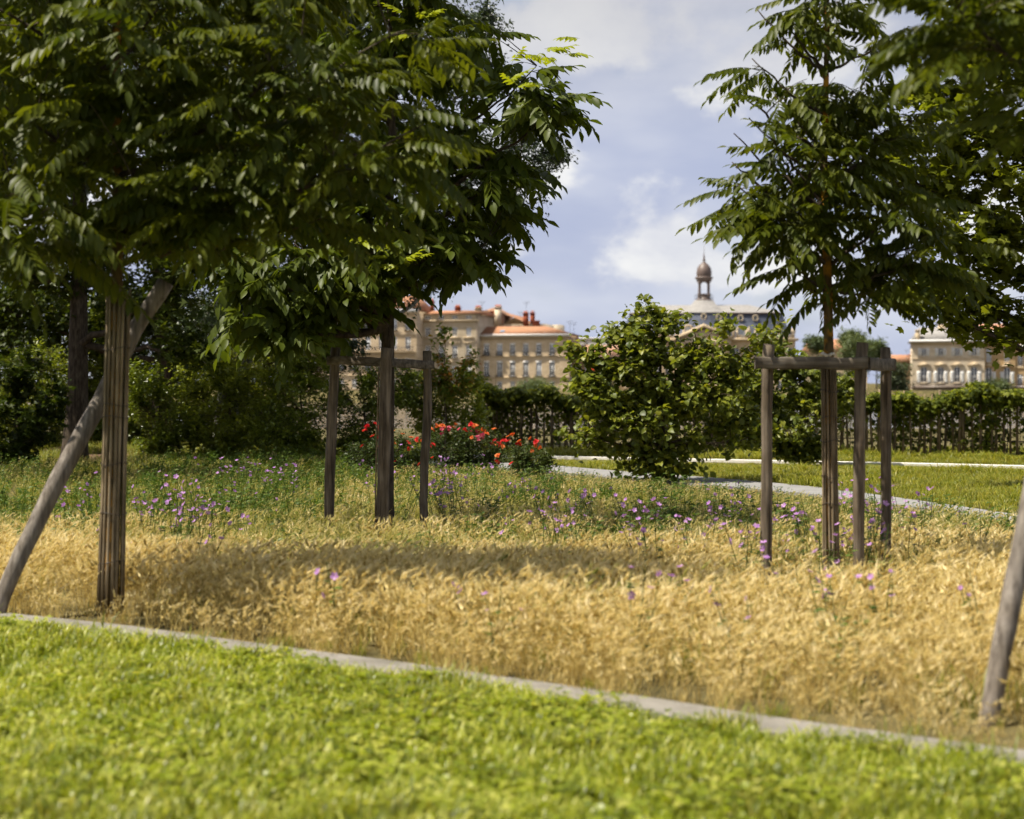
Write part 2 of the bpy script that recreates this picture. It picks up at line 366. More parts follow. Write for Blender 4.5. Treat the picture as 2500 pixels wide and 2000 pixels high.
xs_ = np.linspace(-6, 4.5, 60); struct('kerb', ribbon(xs_, kerb_y(xs_), -.2, .2, .05, .06), M['concrete'])
g = Geo(); n = len(xs_); v = np.concatenate([np.stack([xs_, np.full(n, -4.), np.full(n, .02)], 1), np.stack([xs_, kerb_y(xs_)-.2, np.full(n, .02)], 1)]); i = np.arange(n-1)
g.add(v, np.stack([i, i+1, n+i+1, n+i], 1)); struct('lawn', g, M['lawn_soil'])
xs_ = np.linspace(PX[0]-2, PX[-1], 50); struct('path', ribbon(xs_, path_y(xs_), -1.15, 1.15, .04, .05), M['asphalt'])
xs_ = np.linspace(WX[0]-1, WX[-1], 30); struct('pavement', ribbon(xs_, np.interp(xs_, WX, WY), -.16, .16, .05, .06), M['pale_stone'])
g = Geo(); xs_ = np.linspace(-16, -6.2, 12); n = len(xs_); v = np.concatenate([np.stack([xs_, np.full(n, 29.), np.full(n, .008)], 1), np.stack([xs_, np.full(n, 40.), np.full(n, .008)], 1)]); i = np.arange(n-1)
g.add(v, np.stack([i, i+1, n+i+1, n+i], 1)); struct('leaf_litter_bed', g, M['litter'])

# ------------------------------------------------------------------ leaf shapes (local +Y along the leaf, +Z its upper face)
def leaf_simple(w=.6, fold=.12, curl=-.1):
    v = np.array([(0,0,0), (-w/2,.42,fold), (0,.45,0), (w/2,.42,fold), (0,1,curl)])
    return v, np.zeros((0,4), int), np.array([(0,2,1), (0,3,2), (2,4,1), (2,3,4)])
def leaf_oval(w=.5, fold=.1, curl=-.15):
    v = np.array([(0,0,0), (-w*.38,.2,fold*.7), (-w/2,.5,fold), (-w*.3,.78,fold*.5+curl*.5), (0,1,curl), (w*.3,.78,fold*.5+curl*.5), (w/2,.5,fold), (w*.38,.2,fold*.7), (0,.25,0), (0,.72,curl*.4)])
    return v, np.array([(8,9,2,1), (7,6,9,8), ]), np.array([(0,8,1), (0,7,8), (9,3,2), (9,4,3), (9,5,4), (9,6,5)])
def leaf_diamond(w=.6, fold=.12):
    v = np.array([(0,0,0), (-w/2,.45,fold), (0,1,-.05), (w/2,.45,fold)])
    return v, np.zeros((0,4), int), np.array([(0,2,1), (0,3,2)])
def leaf_lobed(k=5, inner=.42, spread=2.2):
    v = [(0, .28, 0), (0, 0, 0)]; a = np.linspace(-spread, spread, k)
    for i_, x in enumerate(a):
        l = .72 if abs(x) < .1 else .62-.08*abs(x)/spread
        v.append((math.sin(x)*l, .28+math.cos(x)*l, -.06))
        if i_ < k-1:
            y = (x+a[i_+1])/2; v.append((math.sin(y)*inner*.7, .28+math.cos(y)*inner*.7, .03))
    n = len(v); t = [(0, i_+1, i_) for i_ in range(2, n-1)]+[(0, 2, 1), (0, 1, n-1)]
    return np.array(v), np.zeros((0,4), int), np.array(t)
def compound(npairs, L, ll, droop, hang, w=.36, seed=0, spread=62):
    """pinnate leaf: curved rachis with hanging leaflets"""
    rg = np.random.default_rng(seed); g = Geo(); lt = leaf_oval(w, .06, -.12)
    s = np.linspace(0, 1, 7); rp = np.stack([np.sin(s*1.5)*.03*rg.standard_normal()*L, s*L*(1-.12*droop*s), -droop*L*s**2*.6], 1)
    g.tube(rp, np.linspace(.004, .0015, 7), 3, .9, False)
    pos = []; Ms = []; sc = []
    def at(u): return np.array([np.interp(u, s, rp[:, c]) for c in range(3)])
    for i_ in range(npairs):
        u = .2+.78*i_/npairs
        for sd in (-1, 1):
            a = R(spread+rg.normal(0, 7)-18*u); h = hang+rg.normal(0, .13)
            d = np.array((sd*math.sin(a), math.cos(a), -h)); d /= np.linalg.norm(d)
            up = np.array((sd*h*.6+rg.normal(0, .15), rg.normal(0, .15), 1.)); xx = np.cross(d, up); xx /= np.linalg.norm(xx); zz = np.cross(xx, d)
            pos.append(at(u)); Ms.append(np.stack([xx, d, zz], 1)); sc.append(ll*(1-.25*abs(u-.45))*rg.uniform(.85, 1.1))
    d = rp[-1]-rp[-2]; d /= np.linalg.norm(d); xx = np.cross(d, (0, 0, 1.)); xx /= np.linalg.norm(xx)
    pos.append(rp[-1]); Ms.append(np.stack([xx, d, np.cross(xx, d)], 1)); sc.append(ll*.9)
    g.inst(lt, np.array(pos), np.array(Ms), np.array(sc), np.clip(.35+.5*rg.random()+.12*rg.standard_normal(len(pos)), 0, .86))
    return g
def geo_template(g):
    v = np.concatenate(g.v); q = np.concatenate(g.q) if g.q else np.zeros((0,4), int); t = np.concatenate(g.t) if g.t else np.zeros((0,3), int)
    return v, q, t, np.concatenate(g.r)
def frames(d, up):
    """(n,3) leaf directions and rough normals -> (n,3,3) matrices with columns x, y, z"""
    d = d/(np.linalg.norm(d, axis=1)[:, None]+1e-9); x = np.cross(d, up); x /= np.linalg.norm(x, axis=1)[:, None]+1e-9
    return np.stack([x, d, np.cross(x, d)], 2)
def bez(a, b, c, n=9):
    t = np.linspace(0, 1, n)[:, None]; return (1-t)**2*a+2*t*(1-t)*b+t*t*c
UP = np.array((0, 0, 1.))

def grow(name, label, cat, base, trunk, blobs, leaf, leaf_mat_, bark, trunk_r, mode, n_tips, per_tip, size, group=None, rng=0, n_parts=0, jit=.22, shell=.5, droop=.25, limb_r=.35, twig_frac=1.0, flat=.6, leafname='leaf', lo=.25, zdir=(-.25, .45)):
    """A tree or shrub. trunk: world points; blobs: (centre, radii) of the crown's lobes; leaves are set on twigs spread through the lobes."""
    rg = np.random.default_rng(rng); base = np.asarray(base, float)
    T = thing(name, label, cat, tuple(base), 0, group)
    trunk = np.asarray(trunk, float); n = len(trunk)
    t = np.linspace(0, 1, n); tt = np.linspace(0, 1, max(18, n)); tp = np.stack([np.interp(tt, t, trunk[:, c]) for c in range(3)], 1)
    if len(tp) > 6: tp[1:-1] = (tp[:-2]+2*tp[1:-1]+tp[2:])/4
    rad = trunk_r*(1-.72*tt)*(1+.3*np.exp(-tt*22))
    part('trunk', Geo().tube(tp, rad, 12, .5, True, .035), bark, T, sm=True)
    wts = np.array([b[1][0]*b[1][1]*b[1][2] for b in blobs])**.62; wts = wts/wts.sum()
    limbs = [tp[len(tp)//3:]]
    for c, rr in blobs:
        c = np.asarray(c, float); hd = np.linalg.norm(tp[:, :2]-c[:2], axis=1)
        k = int(np.argmin(abs(tp[:, 2]-(c[2]-.55*hd-.1)))); k = max(k, int(len(tp)*lo))
        a = tp[k]; out = c-a; out[2] *= .4; ln = np.linalg.norm(out)+1e-6
        end = c+out/ln*min(rr)*.6+np.array((0, 0, .1*rr[2])); mid = a*.45+c*.55+np.array((0, 0, -.12*ln))+rg.normal(0, .06*ln, 3)
        pts = bez(a, mid, end, 12); pts[1:-1] += rg.normal(0, .018*ln, (10, 3)); limbs.append(pts)
        r0 = min(rad[k]*.75, trunk_r*limb_r)
        part('branch', Geo().tube(pts, np.linspace(r0, max(.004, r0*.12), 12), 7, .5, True, .04), bark if bark is not M['bark_lichen'] else M['bark'], T, sm=True)
    L = np.concatenate(limbs)
    bi = rg.choice(len(blobs), n_tips, p=wts); C = np.array([b[0] for b in blobs])[bi]; RR = np.array([b[1] for b in blobs])[bi]
    u = rg.standard_normal((n_tips, 3)); u /= np.linalg.norm(u, axis=1)[:, None]; rr = rg.random(n_tips)**(1/3*(1-shell)+.06)
    tips = C+u*RR*rr[:, None]
    tips[:, 2] = np.maximum(tips[:, 2], base[2]+.06)
    # twigs from the nearest limb
    g = Geo(); dirs = np.zeros((n_tips, 3))
    for k in range(n_tips):
        dd = L-tips[k]; m = np.argmin((dd*dd).sum(1)+np.where(dd[:, 2] > 0, .3, 0)); a = L[m]; v = tips[k]-a; ln = np.linalg.norm(v)+1e-6; dirs[k] = v/ln
        if k < n_tips*twig_frac:
            g.tube(bez(a, (a+tips[k])/2+np.array((0, 0, .1*ln))+rg.normal(0, .04*ln, 3), tips[k], 5), np.linspace(.0035+.006*min(ln, 1.2), .002, 5), 3, .5, False)
    part('twigs', g, bark if bark is not M['bark_lichen'] else M['twig'], T)['kind'] = 'stuff'
    outw = dirs+.5*u; outw[:, 2] *= .5
    if mode == 'compound':
        pos = []; D = []; N = []
        for k in range(n_tips):
            a0 = math.atan2(outw[k, 1], outw[k, 0])
            for q in range(per_tip):
                a = a0+(q-(per_tip-1)/2)*rg.uniform(.75, 1.05)*(4.2/per_tip)+rg.normal(0, .2)
                back = dirs[k]*rg.uniform(0, .22)
                D.append((math.cos(a), math.sin(a), rg.uniform(*zdir))); pos.append(tips[k]-back); N.append((rg.normal(0, .25), rg.normal(0, .25), 1))
        pos, D, N = map(np.array, (pos, D, N))
    else:
        pos = np.repeat(tips, per_tip, 0); D = np.repeat(outw, per_tip, 0)*flat+rg.standard_normal((n_tips*per_tip, 3))*np.array((.8, .8, .45))
        if mode == 'twig':      # leaves follow their twig, hanging off it on both sides
            back = rg.random(n_tips*per_tip)*jit*2.2
            pos = pos-np.repeat(dirs, per_tip, 0)*back[:, None]+rg.standard_normal(pos.shape)*jit*.28
        else: pos = pos+rg.standard_normal(pos.shape)*jit
        D[:, 2] -= droop; N = rg.standard_normal(pos.shape)*.5+UP
    Ms = frames(D, N); sc = size*rg.uniform(.72, 1.18, len(pos)); rn = rg.random(len(pos)); ti = rg.integers(0, len(leaf), len(pos))
    rn = np.clip(rn*.7+.3*np.repeat(rg.random(n_tips), per_tip), 0, 1)
    order = np.zeros(len(pos), bool)
    if n_parts:
        px = 1250+F*pos[:, 0]/pos[:, 1]; py = HOR-F*(pos[:, 2]-EYE)/pos[:, 1]
        inf = (px > -30) & (px < 2530) & (py > -30) & (py < 2030)
        rank = np.where(inf, pos[:, 1], 1e6); idx = np.argsort(rank)[:n_parts]; order[idx[rank[idx] < 1e5]] = True
        cache = []
        for i_, l in enumerate(leaf):
            vs = []
            for rv in ((None,) if len(l) > 3 else (.2, .5, .8)):
                gg = Geo().add(l[0], l[1], l[2], l[3] if rv is None else rv); me = gg.mesh(leafname); me.materials.append(leaf_mat_); vs.append(me)
            cache.append(vs)
        for k in np.nonzero(order)[0]:
            vs = cache[ti[k]]; o = bpy.data.objects.new(leafname, vs[int(rn[k]*len(vs)*.999)]); COL.objects.link(o); o.parent = T
            m4 = Matrix.Identity(4)
            for r_ in range(3):
                for c_ in range(3): m4[r_][c_] = Ms[k][r_][c_]*sc[k]
                m4[r_][3] = pos[k][r_]-base[r_]
            o.matrix_basis = m4
    g = Geo()
    for i_, l in enumerate(leaf):
        s = (~order) & (ti == i_)
        if not s.any(): continue
        if len(l) > 3:
            n_, k_ = s.sum(), len(l[0]); g.inst(l[:3], pos[s], Ms[s], sc[s]); g.r[-1] = np.tile(l[3], n_)
        else: g.inst(l, pos[s], Ms[s], sc[s], rn[s])
    if g.n:
        o = part('crown', g, leaf_mat_, T)
        if n_parts: o['kind'] = 'stuff'
    return T

def B(px, py, d, rx, rz, ry): return (P(px, py, d), (rx*d/F, ry, rz*d/F))

# ------------------------------------------------------------------ the houses on the far quay
WCACHE = {}
def window_meshes(w, h, kind):
    key = (round(w, 2), round(h, 2), kind)
    if key in WCACHE: return WCACHE[key]
    f = Geo(); b = .13
    f.box((-w/2, 0, 0), (-w/2+b, .08, h)); f.box((w/2-b, 0, 0), (w/2, .08, h))
    f.box((-w/2+b, .002, 0), (w/2-b, .078, b)); f.box((-w/2+b, .002, h-b), (w/2-b, .078, h))
    f.box((-.08, -.01, b), (.08, .07, h-b))
    if kind != 'small':
        for zz in ((.70, .36) if h > 2.2 else (.6,)): f.box((-w/2+b, .012, h*zz-.03), (w/2-b, .06, h*zz+.03))
    p = Geo().add([(-w/2+.03, .05, .03), (w/2-.03, .05, .03), (w/2-.03, .05, h-.03), (-w/2+.03, .05, h-.03)], [(0, 1, 2, 3)])
    fm = f.mesh('window'); fm.materials.append(M['white']); pm = p.mesh('pane'); pm.materials.append(M['glass'])
    pc = pm.copy(); pc.materials.clear(); pc.materials.append(M['curtain_glass'])
    WCACHE[key] = (fm, pm, pc); return WCACHE[key]
def railing_mesh(w, h=1.0, dep=.35):
    key = ('rail', round(w, 2), h)
    if key in WCACHE: return WCACHE[key]
    g = Geo(); g.box((-w/2, -dep, 0), (w/2, -.02, .1)); g.box((-w/2, -dep, h-.06), (w/2, -dep+.06, h)); g.box((-w/2+.01, -dep+.01, .28), (w/2-.01, -dep+.05, .32))
    n = max(4, int(w/.16))
    for k in range(n+1):
        x = -w/2+.02+(w-.04)*k/n; g.box((x-.02, -dep+.012, .1), (x+.02, -dep+.048, h-.06))
    for x in (-w/2+.02, w/2-.02): g.box((x-.018, -dep+.06, h-.05), (x+.018, -.02, h-.01))
    me = g.mesh('railing'); me.materials.append(M['iron']); WCACHE[key] = me; return me
def shutter_mesh(w, h):
    key = ('sh', round(w, 2), round(h, 2))
    if key in WCACHE: return WCACHE[key]
    g = Geo(); g.box((-w/2, -.06, 0), (w/2, -.012, h))
    n = int(h/.22)
    for k in range(n):
        z = .1+(h-.2)*k/n; g.box((-w/2+.07, -.085, z), (w/2-.07, -.058, z+.1))
    me = g.mesh('shutter'); me.materials.append(M['shutter_white']); WCACHE[key] = me; return me
def sub(name, me, parent, loc):
    o = bpy.data.objects.new(name, me); COL.objects.link(o); o.parent = parent; o.location = loc; return o
def hip_roof(W_, D_, z0, h, hl, hr, over=.45):
    x0, x1, y0, y1 = -over, W_+over, -over, D_+over; ym = (y0+y1)/2
    v = [(x0,y0,z0), (x1,y0,z0), (x1,y1,z0), (x0,y1,z0), (x0+hl,ym,z0+h), (x1-hr,ym,z0+h)]
    return Geo().add(v, [(0,1,5,4), (2,3,4,5), (3,2,1,0)], [(1,2,5), (3,0,4)])
class House:
    def __init__(s, name, label, px0, px1, d, y_eave, mat, a=-12, depth=14, z0=-.3, group='stone houses along the far quay'):
        s.s = d/F; s.a = R(a); s.px0 = px0; s.d = d; s.z0 = z0
        s.T = thing(name, label, 'building', (X(px0, d), d, 0), s.a, group); s.W = (px1-px0)*s.s/math.cos(s.a); s.H = s.z(y_eave); s.D = depth; s.mat = mat; s.open = []
    def x(s, px): return (px-s.px0)*s.s/math.cos(s.a)
    def z(s, py): return EYE+(HOR-py)*s.s
    def win(s, px, y0, y1, wpx, kind='tall', rail=0, shut=0, curtain=False, lintel=False, arch=False):
        x, z1, z0, w = s.x(px), s.z(y0), s.z(y1), wpx*s.s
        s.open.append((x-w/2, x+w/2, z0, z1))
        h = z1-z0; fm, pm, pc = window_meshes(w-.01, h-.01, kind)
        o = sub('window', fm, s.T, (x, .09, z0+.005)); sub('pane', pc if curtain else pm, o, (0, 0, 0))
        if rail: sub('railing', railing_mesh(w+.35, rail), s.T, (x, -.003, z0-.05))
        if lintel: part('blind_box', Geo().box((x-w/2+.01, -.06, z1-.32), (x+w/2-.01, .075, z1-.012)), M['white'], s.T, False)
        if shut:
            sw = w*.55
            for sd in (-1, 1): sub('shutter', shutter_mesh(sw, h*shut), s.T, (x+sd*(w/2+sw/2+.05), 0, z0))
        g = Geo(); g.box((x-w/2-.18, -.1, z0-.22), (x+w/2+.18, -.004, z0-.05)); part('sill', g, M['trim'], s.T, False)
        if arch:    # rounded head: spandrels fill the corners of the opening
            r = w/2; zc = z1-r; g = Geo(); n = 10
            for sd in (-1, 1):
                pts = [(x+sd*r, .0, z1)]+[(x+sd*r*math.cos(t), 0, zc+r*math.sin(t)) for t in np.linspace(0, math.pi/2, n)]
                v = [(p[0], .004, p[2]) for p in pts]+[(p[0], .18, p[2]) for p in pts]; m = len(pts)
                g.add(v, [(k, k+1, m+k+1, m+k) for k in range(1, m-1)], [(0, k, k+1) for k in range(1, m-1)])
            part('arch_head', g, s.mat, s.T, False)
            g = Geo()
            for t in np.linspace(.5, math.pi-.5, 4): g.tube([(x, .19, zc), (x+r*.95*math.cos(t), .19, zc+r*.95*math.sin(t))], .035, 4)
            g.tube([(x+r*.5*math.cos(t), .19, zc+r*.5*math.sin(t)) for t in np.linspace(0, math.pi, 9)], .035, 4)
            part('fanlight', g, M['white'], s.T, False)
    def walls(s):
        g = Geo(); o = s.open
        xs = sorted({0, s.W, *[a for q in o for a in q[:2]]}); zs = sorted({s.z0, s.H, *[min(max(a, s.z0), s.H) for q in o for a in q[2:]]})
        def hole(x, z): return any(q[0] < x < q[1] and q[2] < z < q[3] for q in o)
        for i in range(len(xs)-1):
            for j in range(len(zs)-1):
                if xs[i+1]-xs[i] < 1e-6 or zs[j+1]-zs[j] < 1e-6: continue
                if not hole((xs[i]+xs[i+1])/2, (zs[j]+zs[j+1])/2):
                    g.add([(xs[i],0,zs[j]), (xs[i+1],0,zs[j]), (xs[i+1],0,zs[j+1]), (xs[i],0,zs[j+1])], [(0,1,2,3)])
        for x0, x1, z0, z1 in o:
            v = [(x0,0,z0), (x1,0,z0), (x1,0,z1), (x0,0,z1), (x0,.3,z0), (x1,.3,z0), (x1,.3,z1), (x0,.3,z1)]
            g.add(v, [(0,4,5,1), (1,5,6,2), (2,6,7,3), (3,7,4,0)])
        W_, D_, H_, z0 = s.W, s.D, s.H, s.z0
        g.add([(0,0,z0), (0,D_,z0), (0,D_,H_), (0,0,H_), (W_,0,z0), (W_,D_,z0), (W_,D_,H_), (W_,0,H_)], [(1,0,3,2), (4,5,6,7), (5,1,2,6), (3,7,6,2)])
        g.add([(0,.9,z0), (W_,.9,z0), (W_,.9,H_-.1), (0,.9,H_-.1)], [(0,1,2,3)])
        part('wall', g, s.mat, s.T, False)
    def course(s, y0, y1, out=.15, mat=None, name='string_course', x0=None, x1=None):
        g = Geo(); g.box(((-out*.5 if x0 is None else x0), -out, s.z(y1)), ((s.W+out*.5 if x1 is None else x1), -.003, s.z(y0))); return part(name, g, mat or M['trim'], s.T, False)
    def dentils(s, y0, y1, n, out=.35):
        g = Geo()
        for k in range(n):
            x = s.W*(k+.5)/n; g.box((x-s.W/n*.25, -out, s.z(y1)), (x+s.W/n*.25, -.004, s.z(y0)))
        return part('dentils', g, M['trim'], s.T, False)
    def roof(s, h, mat, hl=0, hr=0, over=.45): return part('roof', hip_roof(s.W, s.D, s.H+.02, h, hl, hr, over), mat, s.T, False)
    def chimney(s, px, wpx, y0, y1, yd, mat, pots=3, dd=1.2):
        x, w = s.x(px), wpx*s.s; g = Geo(); g.box((x-w/2, yd, s.z(y1)), (x+w/2, yd+dd, s.z(y0))); g.box((x-w/2-.12, yd-.12, s.z(y0)-.002), (x+w/2+.12, yd+dd+.12, s.z(y0)+.16))
        c = part('chimney', g, mat, s.T, False)
        for k in range(pots):
            xx = x-w/2+w*(k+.5)/pots; q = Geo(); q.tube([(xx, yd+dd/2, s.z(y0)+.15), (xx, yd+dd/2, s.z(y0)+.62)], [.15, .11], 7); part('chimney_pot', q, M['pot'], c, False)
    def mast(s, px, y0, y1, yd):
        g = Geo(); x = s.x(px); g.tube([(x, yd, s.z(y1)), (x, yd, s.z(y0))], .035, 5)
        for k, l in enumerate((.8, .6, .45)): g.tube([(x-l, yd, s.z(y0)-.1-.28*k), (x+l, yd, s.z(y0)-.1-.28*k)], .02, 4)
        part('aerial', g, M['iron'], s.T, False)

# tall house with balconies behind the middle young tree
h = House('town_house', 'tall pale stone house with iron balconies, leftmost behind the middle tree guard', 690, 1021, 341, 762, M['limestone'])
for k, px in enumerate((705, 738, 771, 803, 836, 869, 902, 935, 967, 1000)):
    h.win(px, 781, 808, 13, 'tall', 0.95, curtain=True); h.win(px, 824, 856, 13, 'tall', 0, curtain=k % 2 == 0)
    h.win(px, 876, 905, 13, 'tall', .9); h.win(px, 926, 948, 13, 'tall')
h.walls(); h.course(758, 764, .7, M['white'], 'cornice'); h.course(764, 771, .35); h.course(817, 820, .15); h.course(868, 871, .2); h.course(915, 918, .2)
g = Geo(); g.box((.2, -.95, h.z(862)), (h.W-.2, -.004, h.z(859.5))); part('balcony_slab', g, M['trim'], h.T, False)
g = Geo(); z0, z1 = h.z(859.4), h.z(848.5); g.box((.2, -.93, z1-.07), (h.W-.2, -.87, z1)); g.box((.2, -.925, z0+.12), (h.W-.2, -.875, z0+.17))
for x in np.arange(.25, h.W-.25, .2): g.box((x, -.92, z0), (x+.04, -.88, z1-.07))
part('balcony_railing', g, M['iron'], h.T, False)
rf = h.roof(3.4, M['terracotta'], 2, 2)
for px in (905, 940, 975): part('skylight', Geo().add([(h.x(px)-.5, 1.9, h.H+1.28), (h.x(px)+.5, 1.9, h.H+1.28), (h.x(px)+.5, 3.1, h.H+1.86), (h.x(px)-.5, 3.1, h.H+1.86)], [(0,1,2,3)]), M['skylight'], h.T, False)
h.chimney(1045, 7, 738, 760, 4, M['brick_red'], 2); h.chimney(860, 14, 722, 750, 6, M['trim'], 4)

h = House('town_house', 'narrow stone house with four small attic windows under a tiled eave', 1021, 1168, 340.5, 768, M['limestone_grey'])
for k, px in enumerate((1045, 1078, 1111, 1145)):
    h.win(px, 771, 780, 14, 'small'); h.win(px, 800, 822, 12.5, 'tall', shut=0, curtain=k == 3); h.win(px, 844, 874, 12.5, 'tall', .8); h.win(px, 894, 917, 13, 'tall'); h.win(px, 932, 950, 13, 'tall')
    g = Geo(); x = h.x(px); g.box((x-1.15, -.3, h.z(826)), (x+1.15, -.005, h.z(824))); g.box((x-1.0, -.22, h.z(829)), (x-.7, -.006, h.z(826)-.002)); g.box((x+.7, -.22, h.z(829)), (x+1.0, -.006, h.z(826)-.002)); part('window_ledge', g, M['trim'], h.T, False)
    g = Geo(); g.box((x-1.1, -.2, h.z(838)), (x+1.1, -.005, h.z(836))); part('window_hood', g, M['trim'], h.T, False)
h.walls(); h.course(782, 785.5, .4, None, 'cornice'); h.course(786, 788, .2); h.course(882, 884.5, .18); h.course(922, 924, .18); h.course(768, 769.4, .25, M['trim'], 'gutter')
h.roof(1.0, M['terracotta'], 0, 0, .5); h.chimney(1102, 12, 750, 765, 5, M['brick_red'], 4); h.chimney(1153, 14, 752, 766, 5, M['trim'], 4); h.mast(1162, 733, 752, 5.5)
g = Geo(); g.tube([(h.W-.25, -.12, h.z0), (h.W-.25, -.12, h.H-.1)], .07, 6); part('downpipe', g, M['zinc'], h.T, False)

h = House('town_house', 'low three storey stone house with six window bays and a tiled hipped roof', 1169, 1388, 340, 819, M['limestone'], depth=11)
for k, px in enumerate((1188, 1220, 1251.5, 1283.5, 1315, 1347)):
    h.win(px, 839, 868, 13, 'tall', .85, lintel=True, curtain=k == 1); h.win(px, 882, 919, 13.5, 'tall', .35, lintel=True, curtain=k == 4); h.win(px, 931, 948, 12, 'small')
h.walls(); h.course(816.5, 822, .65, M['white'], 'cornice'); h.course(822.2, 824, .4); h.dentils(824.1, 829, 44, .3); h.course(829.1, 830.5, .14); h.course(869, 871.5, .22); h.course(920.5, 923, .22)
h.roof(1.9, M['terracotta'], .3, 6.5, .8)
part('skylight', Geo().add([(h.x(1217), 1.2, h.H+.76), (h.x(1228), 1.2, h.H+.76), (h.x(1228), 2.2, h.H+1.07), (h.x(1217), 2.2, h.H+1.07)], [(0,1,2,3)]), M['skylight'], h.T, False)

h = House('rear_house', 'jumbled house behind with brick chimneys rising over the low tiled roof', 1172, 1330, 356, 792, M['limestone_pale'], depth=10)
h.win(1265, 796, 802, 22, 'small'); h.walls()
part('gable', Geo().add([(h.x(1226), 0, h.H), (h.x(1284), 0, h.H), (h.x(1256), 0, h.z(776)), (h.x(1226), 8, h.H), (h.x(1284), 8, h.H), (h.x(1256), 8, h.z(776))], [(0,3,5,2), (1,2,5,4)], [(0,1,2), (3,5,4)]), M['limestone_grey'], h.T, False)
part('roof', Geo().add([(h.x(1172), -.3, h.z(764)), (h.x(1203), -.3, h.z(752)), (h.x(1230), -.3, h.z(766)), (h.x(1172), 9, h.z(764)), (h.x(1203), 9, h.z(752)), (h.x(1230), 9, h.z(766)), (h.x(1172), -.3, h.H), (h.x(1230), -.3, h.H), (h.x(1172), 9, h.H), (h.x(1230), 9, h.H)], [(0,1,4,3), (1,2,5,4), (0,6,7,2), (6,0,3,8), (2,7,9,5)], [(0,2,1)]), M['terracotta_dull'], h.T, False)
part('roof_ridge', Geo().add([(h.x(1226), -.2, h.z(765)), (h.x(1262), -.2, h.z(779)), (h.x(1290), -.2, h.z(792)), (h.x(1226), 6, h.z(763)), (h.x(1262), 6, h.z(772)), (h.x(1290), 6, h.z(790))], [(0,1,4,3), (1,2,5,4)]), M['terracotta'], h.T, False)
h.chimney(1218, 15, 752, 797, -1.2, M['limestone_pale'], 4); h.chimney(1285, 11, 768, 797, -1.2, M['brick_red'], 3); h.chimney(1297, 9, 766, 797, .6, M['brick_red'], 2); h.chimney(1310, 14, 786, 797, -1.0, M['brick_red'], 0); h.chimney(1200, 10, 762, 790, -1.3, M['brick_red'], 0)
h.mast(1281, 736, 760, 1.5); h.mast(1264, 760, 775, 3)

h = House('grey_block', 'pale grey flat roofed block behind the corner of the low stone house', 1330, 1500, 372, 827, M['grey_render'], depth=9)
h.win(1400, 832, 845, 12, 'small'); h.win(1430, 834, 845, 10, 'small'); h.walls(); h.course(825, 828, .2, M['white'], 'parapet')
part('roof_box', Geo().box((h.x(1332), 1, h.H), (h.x(1366), 6, h.z(793))), M['limestone_pale'], h.T, False); h.mast(1387, 783, 827, 2); h.mast(1395, 786, 827, 3)

h = House('warehouse', 'long rough stone building with tiled roof and slim arched windows behind hazel', 1389, 1560, 338, 873, M['rough_stone'], depth=16)
for k, px in enumerate((1394, 1407, 1416, 1430, 1449, 1468, 1487, 1506, 1525, 1544)):
    h.win(px, 889, 908, 4.5, 'small'); h.win(px, 921, 946, 4.5, 'small')
h.walls(); h.course(871, 875, .5, M['zinc'], 'gutter'); h.course(911, 913.5, .2); h.roof(2.6, M['terracotta_dull'], 0, 0, .6)
tag(part('banner', Geo().box((h.x(1444), -.35, h.z(916)), (h.x(1451), -.28, h.z(889))), M['banner'], h.T, False), 'orange-red hanging banner')

# houses at the right edge
h = House('quay_house', 'cream house with white shutters, arched windows and small pediments, at its left corner a chimney', 2226, 2394, 339, 836, M['limestone_pale'])
for px in (2254, 2293, 2331, 2370):
    h.win(px, 850, 869, 12, 'small', shut=1.0); h.win(px, 896, 934, 15, 'tall', 0, shut=.72, arch=True)
    x = h.x(px); z0, z1 = h.z(892), h.z(884.5)
    part('pediment', Geo().add([(x-1.35, -.35, z0), (x+1.35, -.35, z0), (x, -.35, z1), (x-1.35, -.004, z0), (x+1.35, -.004, z0), (x, -.004, z1)], [(0,3,4,1), (1,4,5,2), (2,5,3,0)], [(0,1,2)]), M['trim'], h.T, False)
h.walls(); h.course(830, 835, .9, M['white'], 'cornice'); h.course(835.2, 840, .45); h.course(840.2, 842, .2); h.course(875, 876.5, .12)
def quay_terrace(h):
    g = Geo(); g.box((.0, -.9, h.z(948)), (h.W, -.004, h.z(943))); part('balcony_slab', g, M['zinc'], h.T, False)
    g = Geo(); z0, z1 = h.z(942.9), h.z(932); g.box((0, -.88, z1-.06), (h.W, -.82, z1)); g.box((0, -.875, z0+.1), (h.W, -.825, z0+.15))
    for x in np.arange(.05, h.W-.05, .22): g.box((x, -.87, z0), (x+.035, -.83, z1-.06))
    part('balcony_railing', g, M['iron'], h.T, False)
quay_terrace(h); h.roof(3.2, M['slate_pale'], 2.2, 0, .6); h.chimney(2240, 11, 807, 833, .6, M['trim'], 0); h.chimney(2300, 22, 786, 815, 6, M['trim'], 4)
h = House('quay_house', 'ochre stone house with white shutters right of the cream one, slate mansard above', 2395, 2474, 338, 838, M['ochre'])
for px in (2413, 2455):
    h.win(px, 850, 884, 13, 'tall', curtain=True); h.win(px, 897, 936, 15, 'tall', 0, shut=.72, arch=True)
    x = h.x(px); z0, z1 = h.z(894), h.z(887); part('pediment', Geo().add([(x-1.35, -.35, z0), (x+1.35, -.35, z0), (x, -.35, z1), (x-1.35, -.004, z0), (x+1.35, -.004, z0), (x, -.004, z1)], [(0,3,4,1), (1,4,5,2), (2,5,3,0)], [(0,1,2)]), M['trim'], h.T, False)
h.walls(); h.course(831, 837, .8, M['white'], 'cornice'); h.course(837.2, 841, .4); quay_terrace(h)
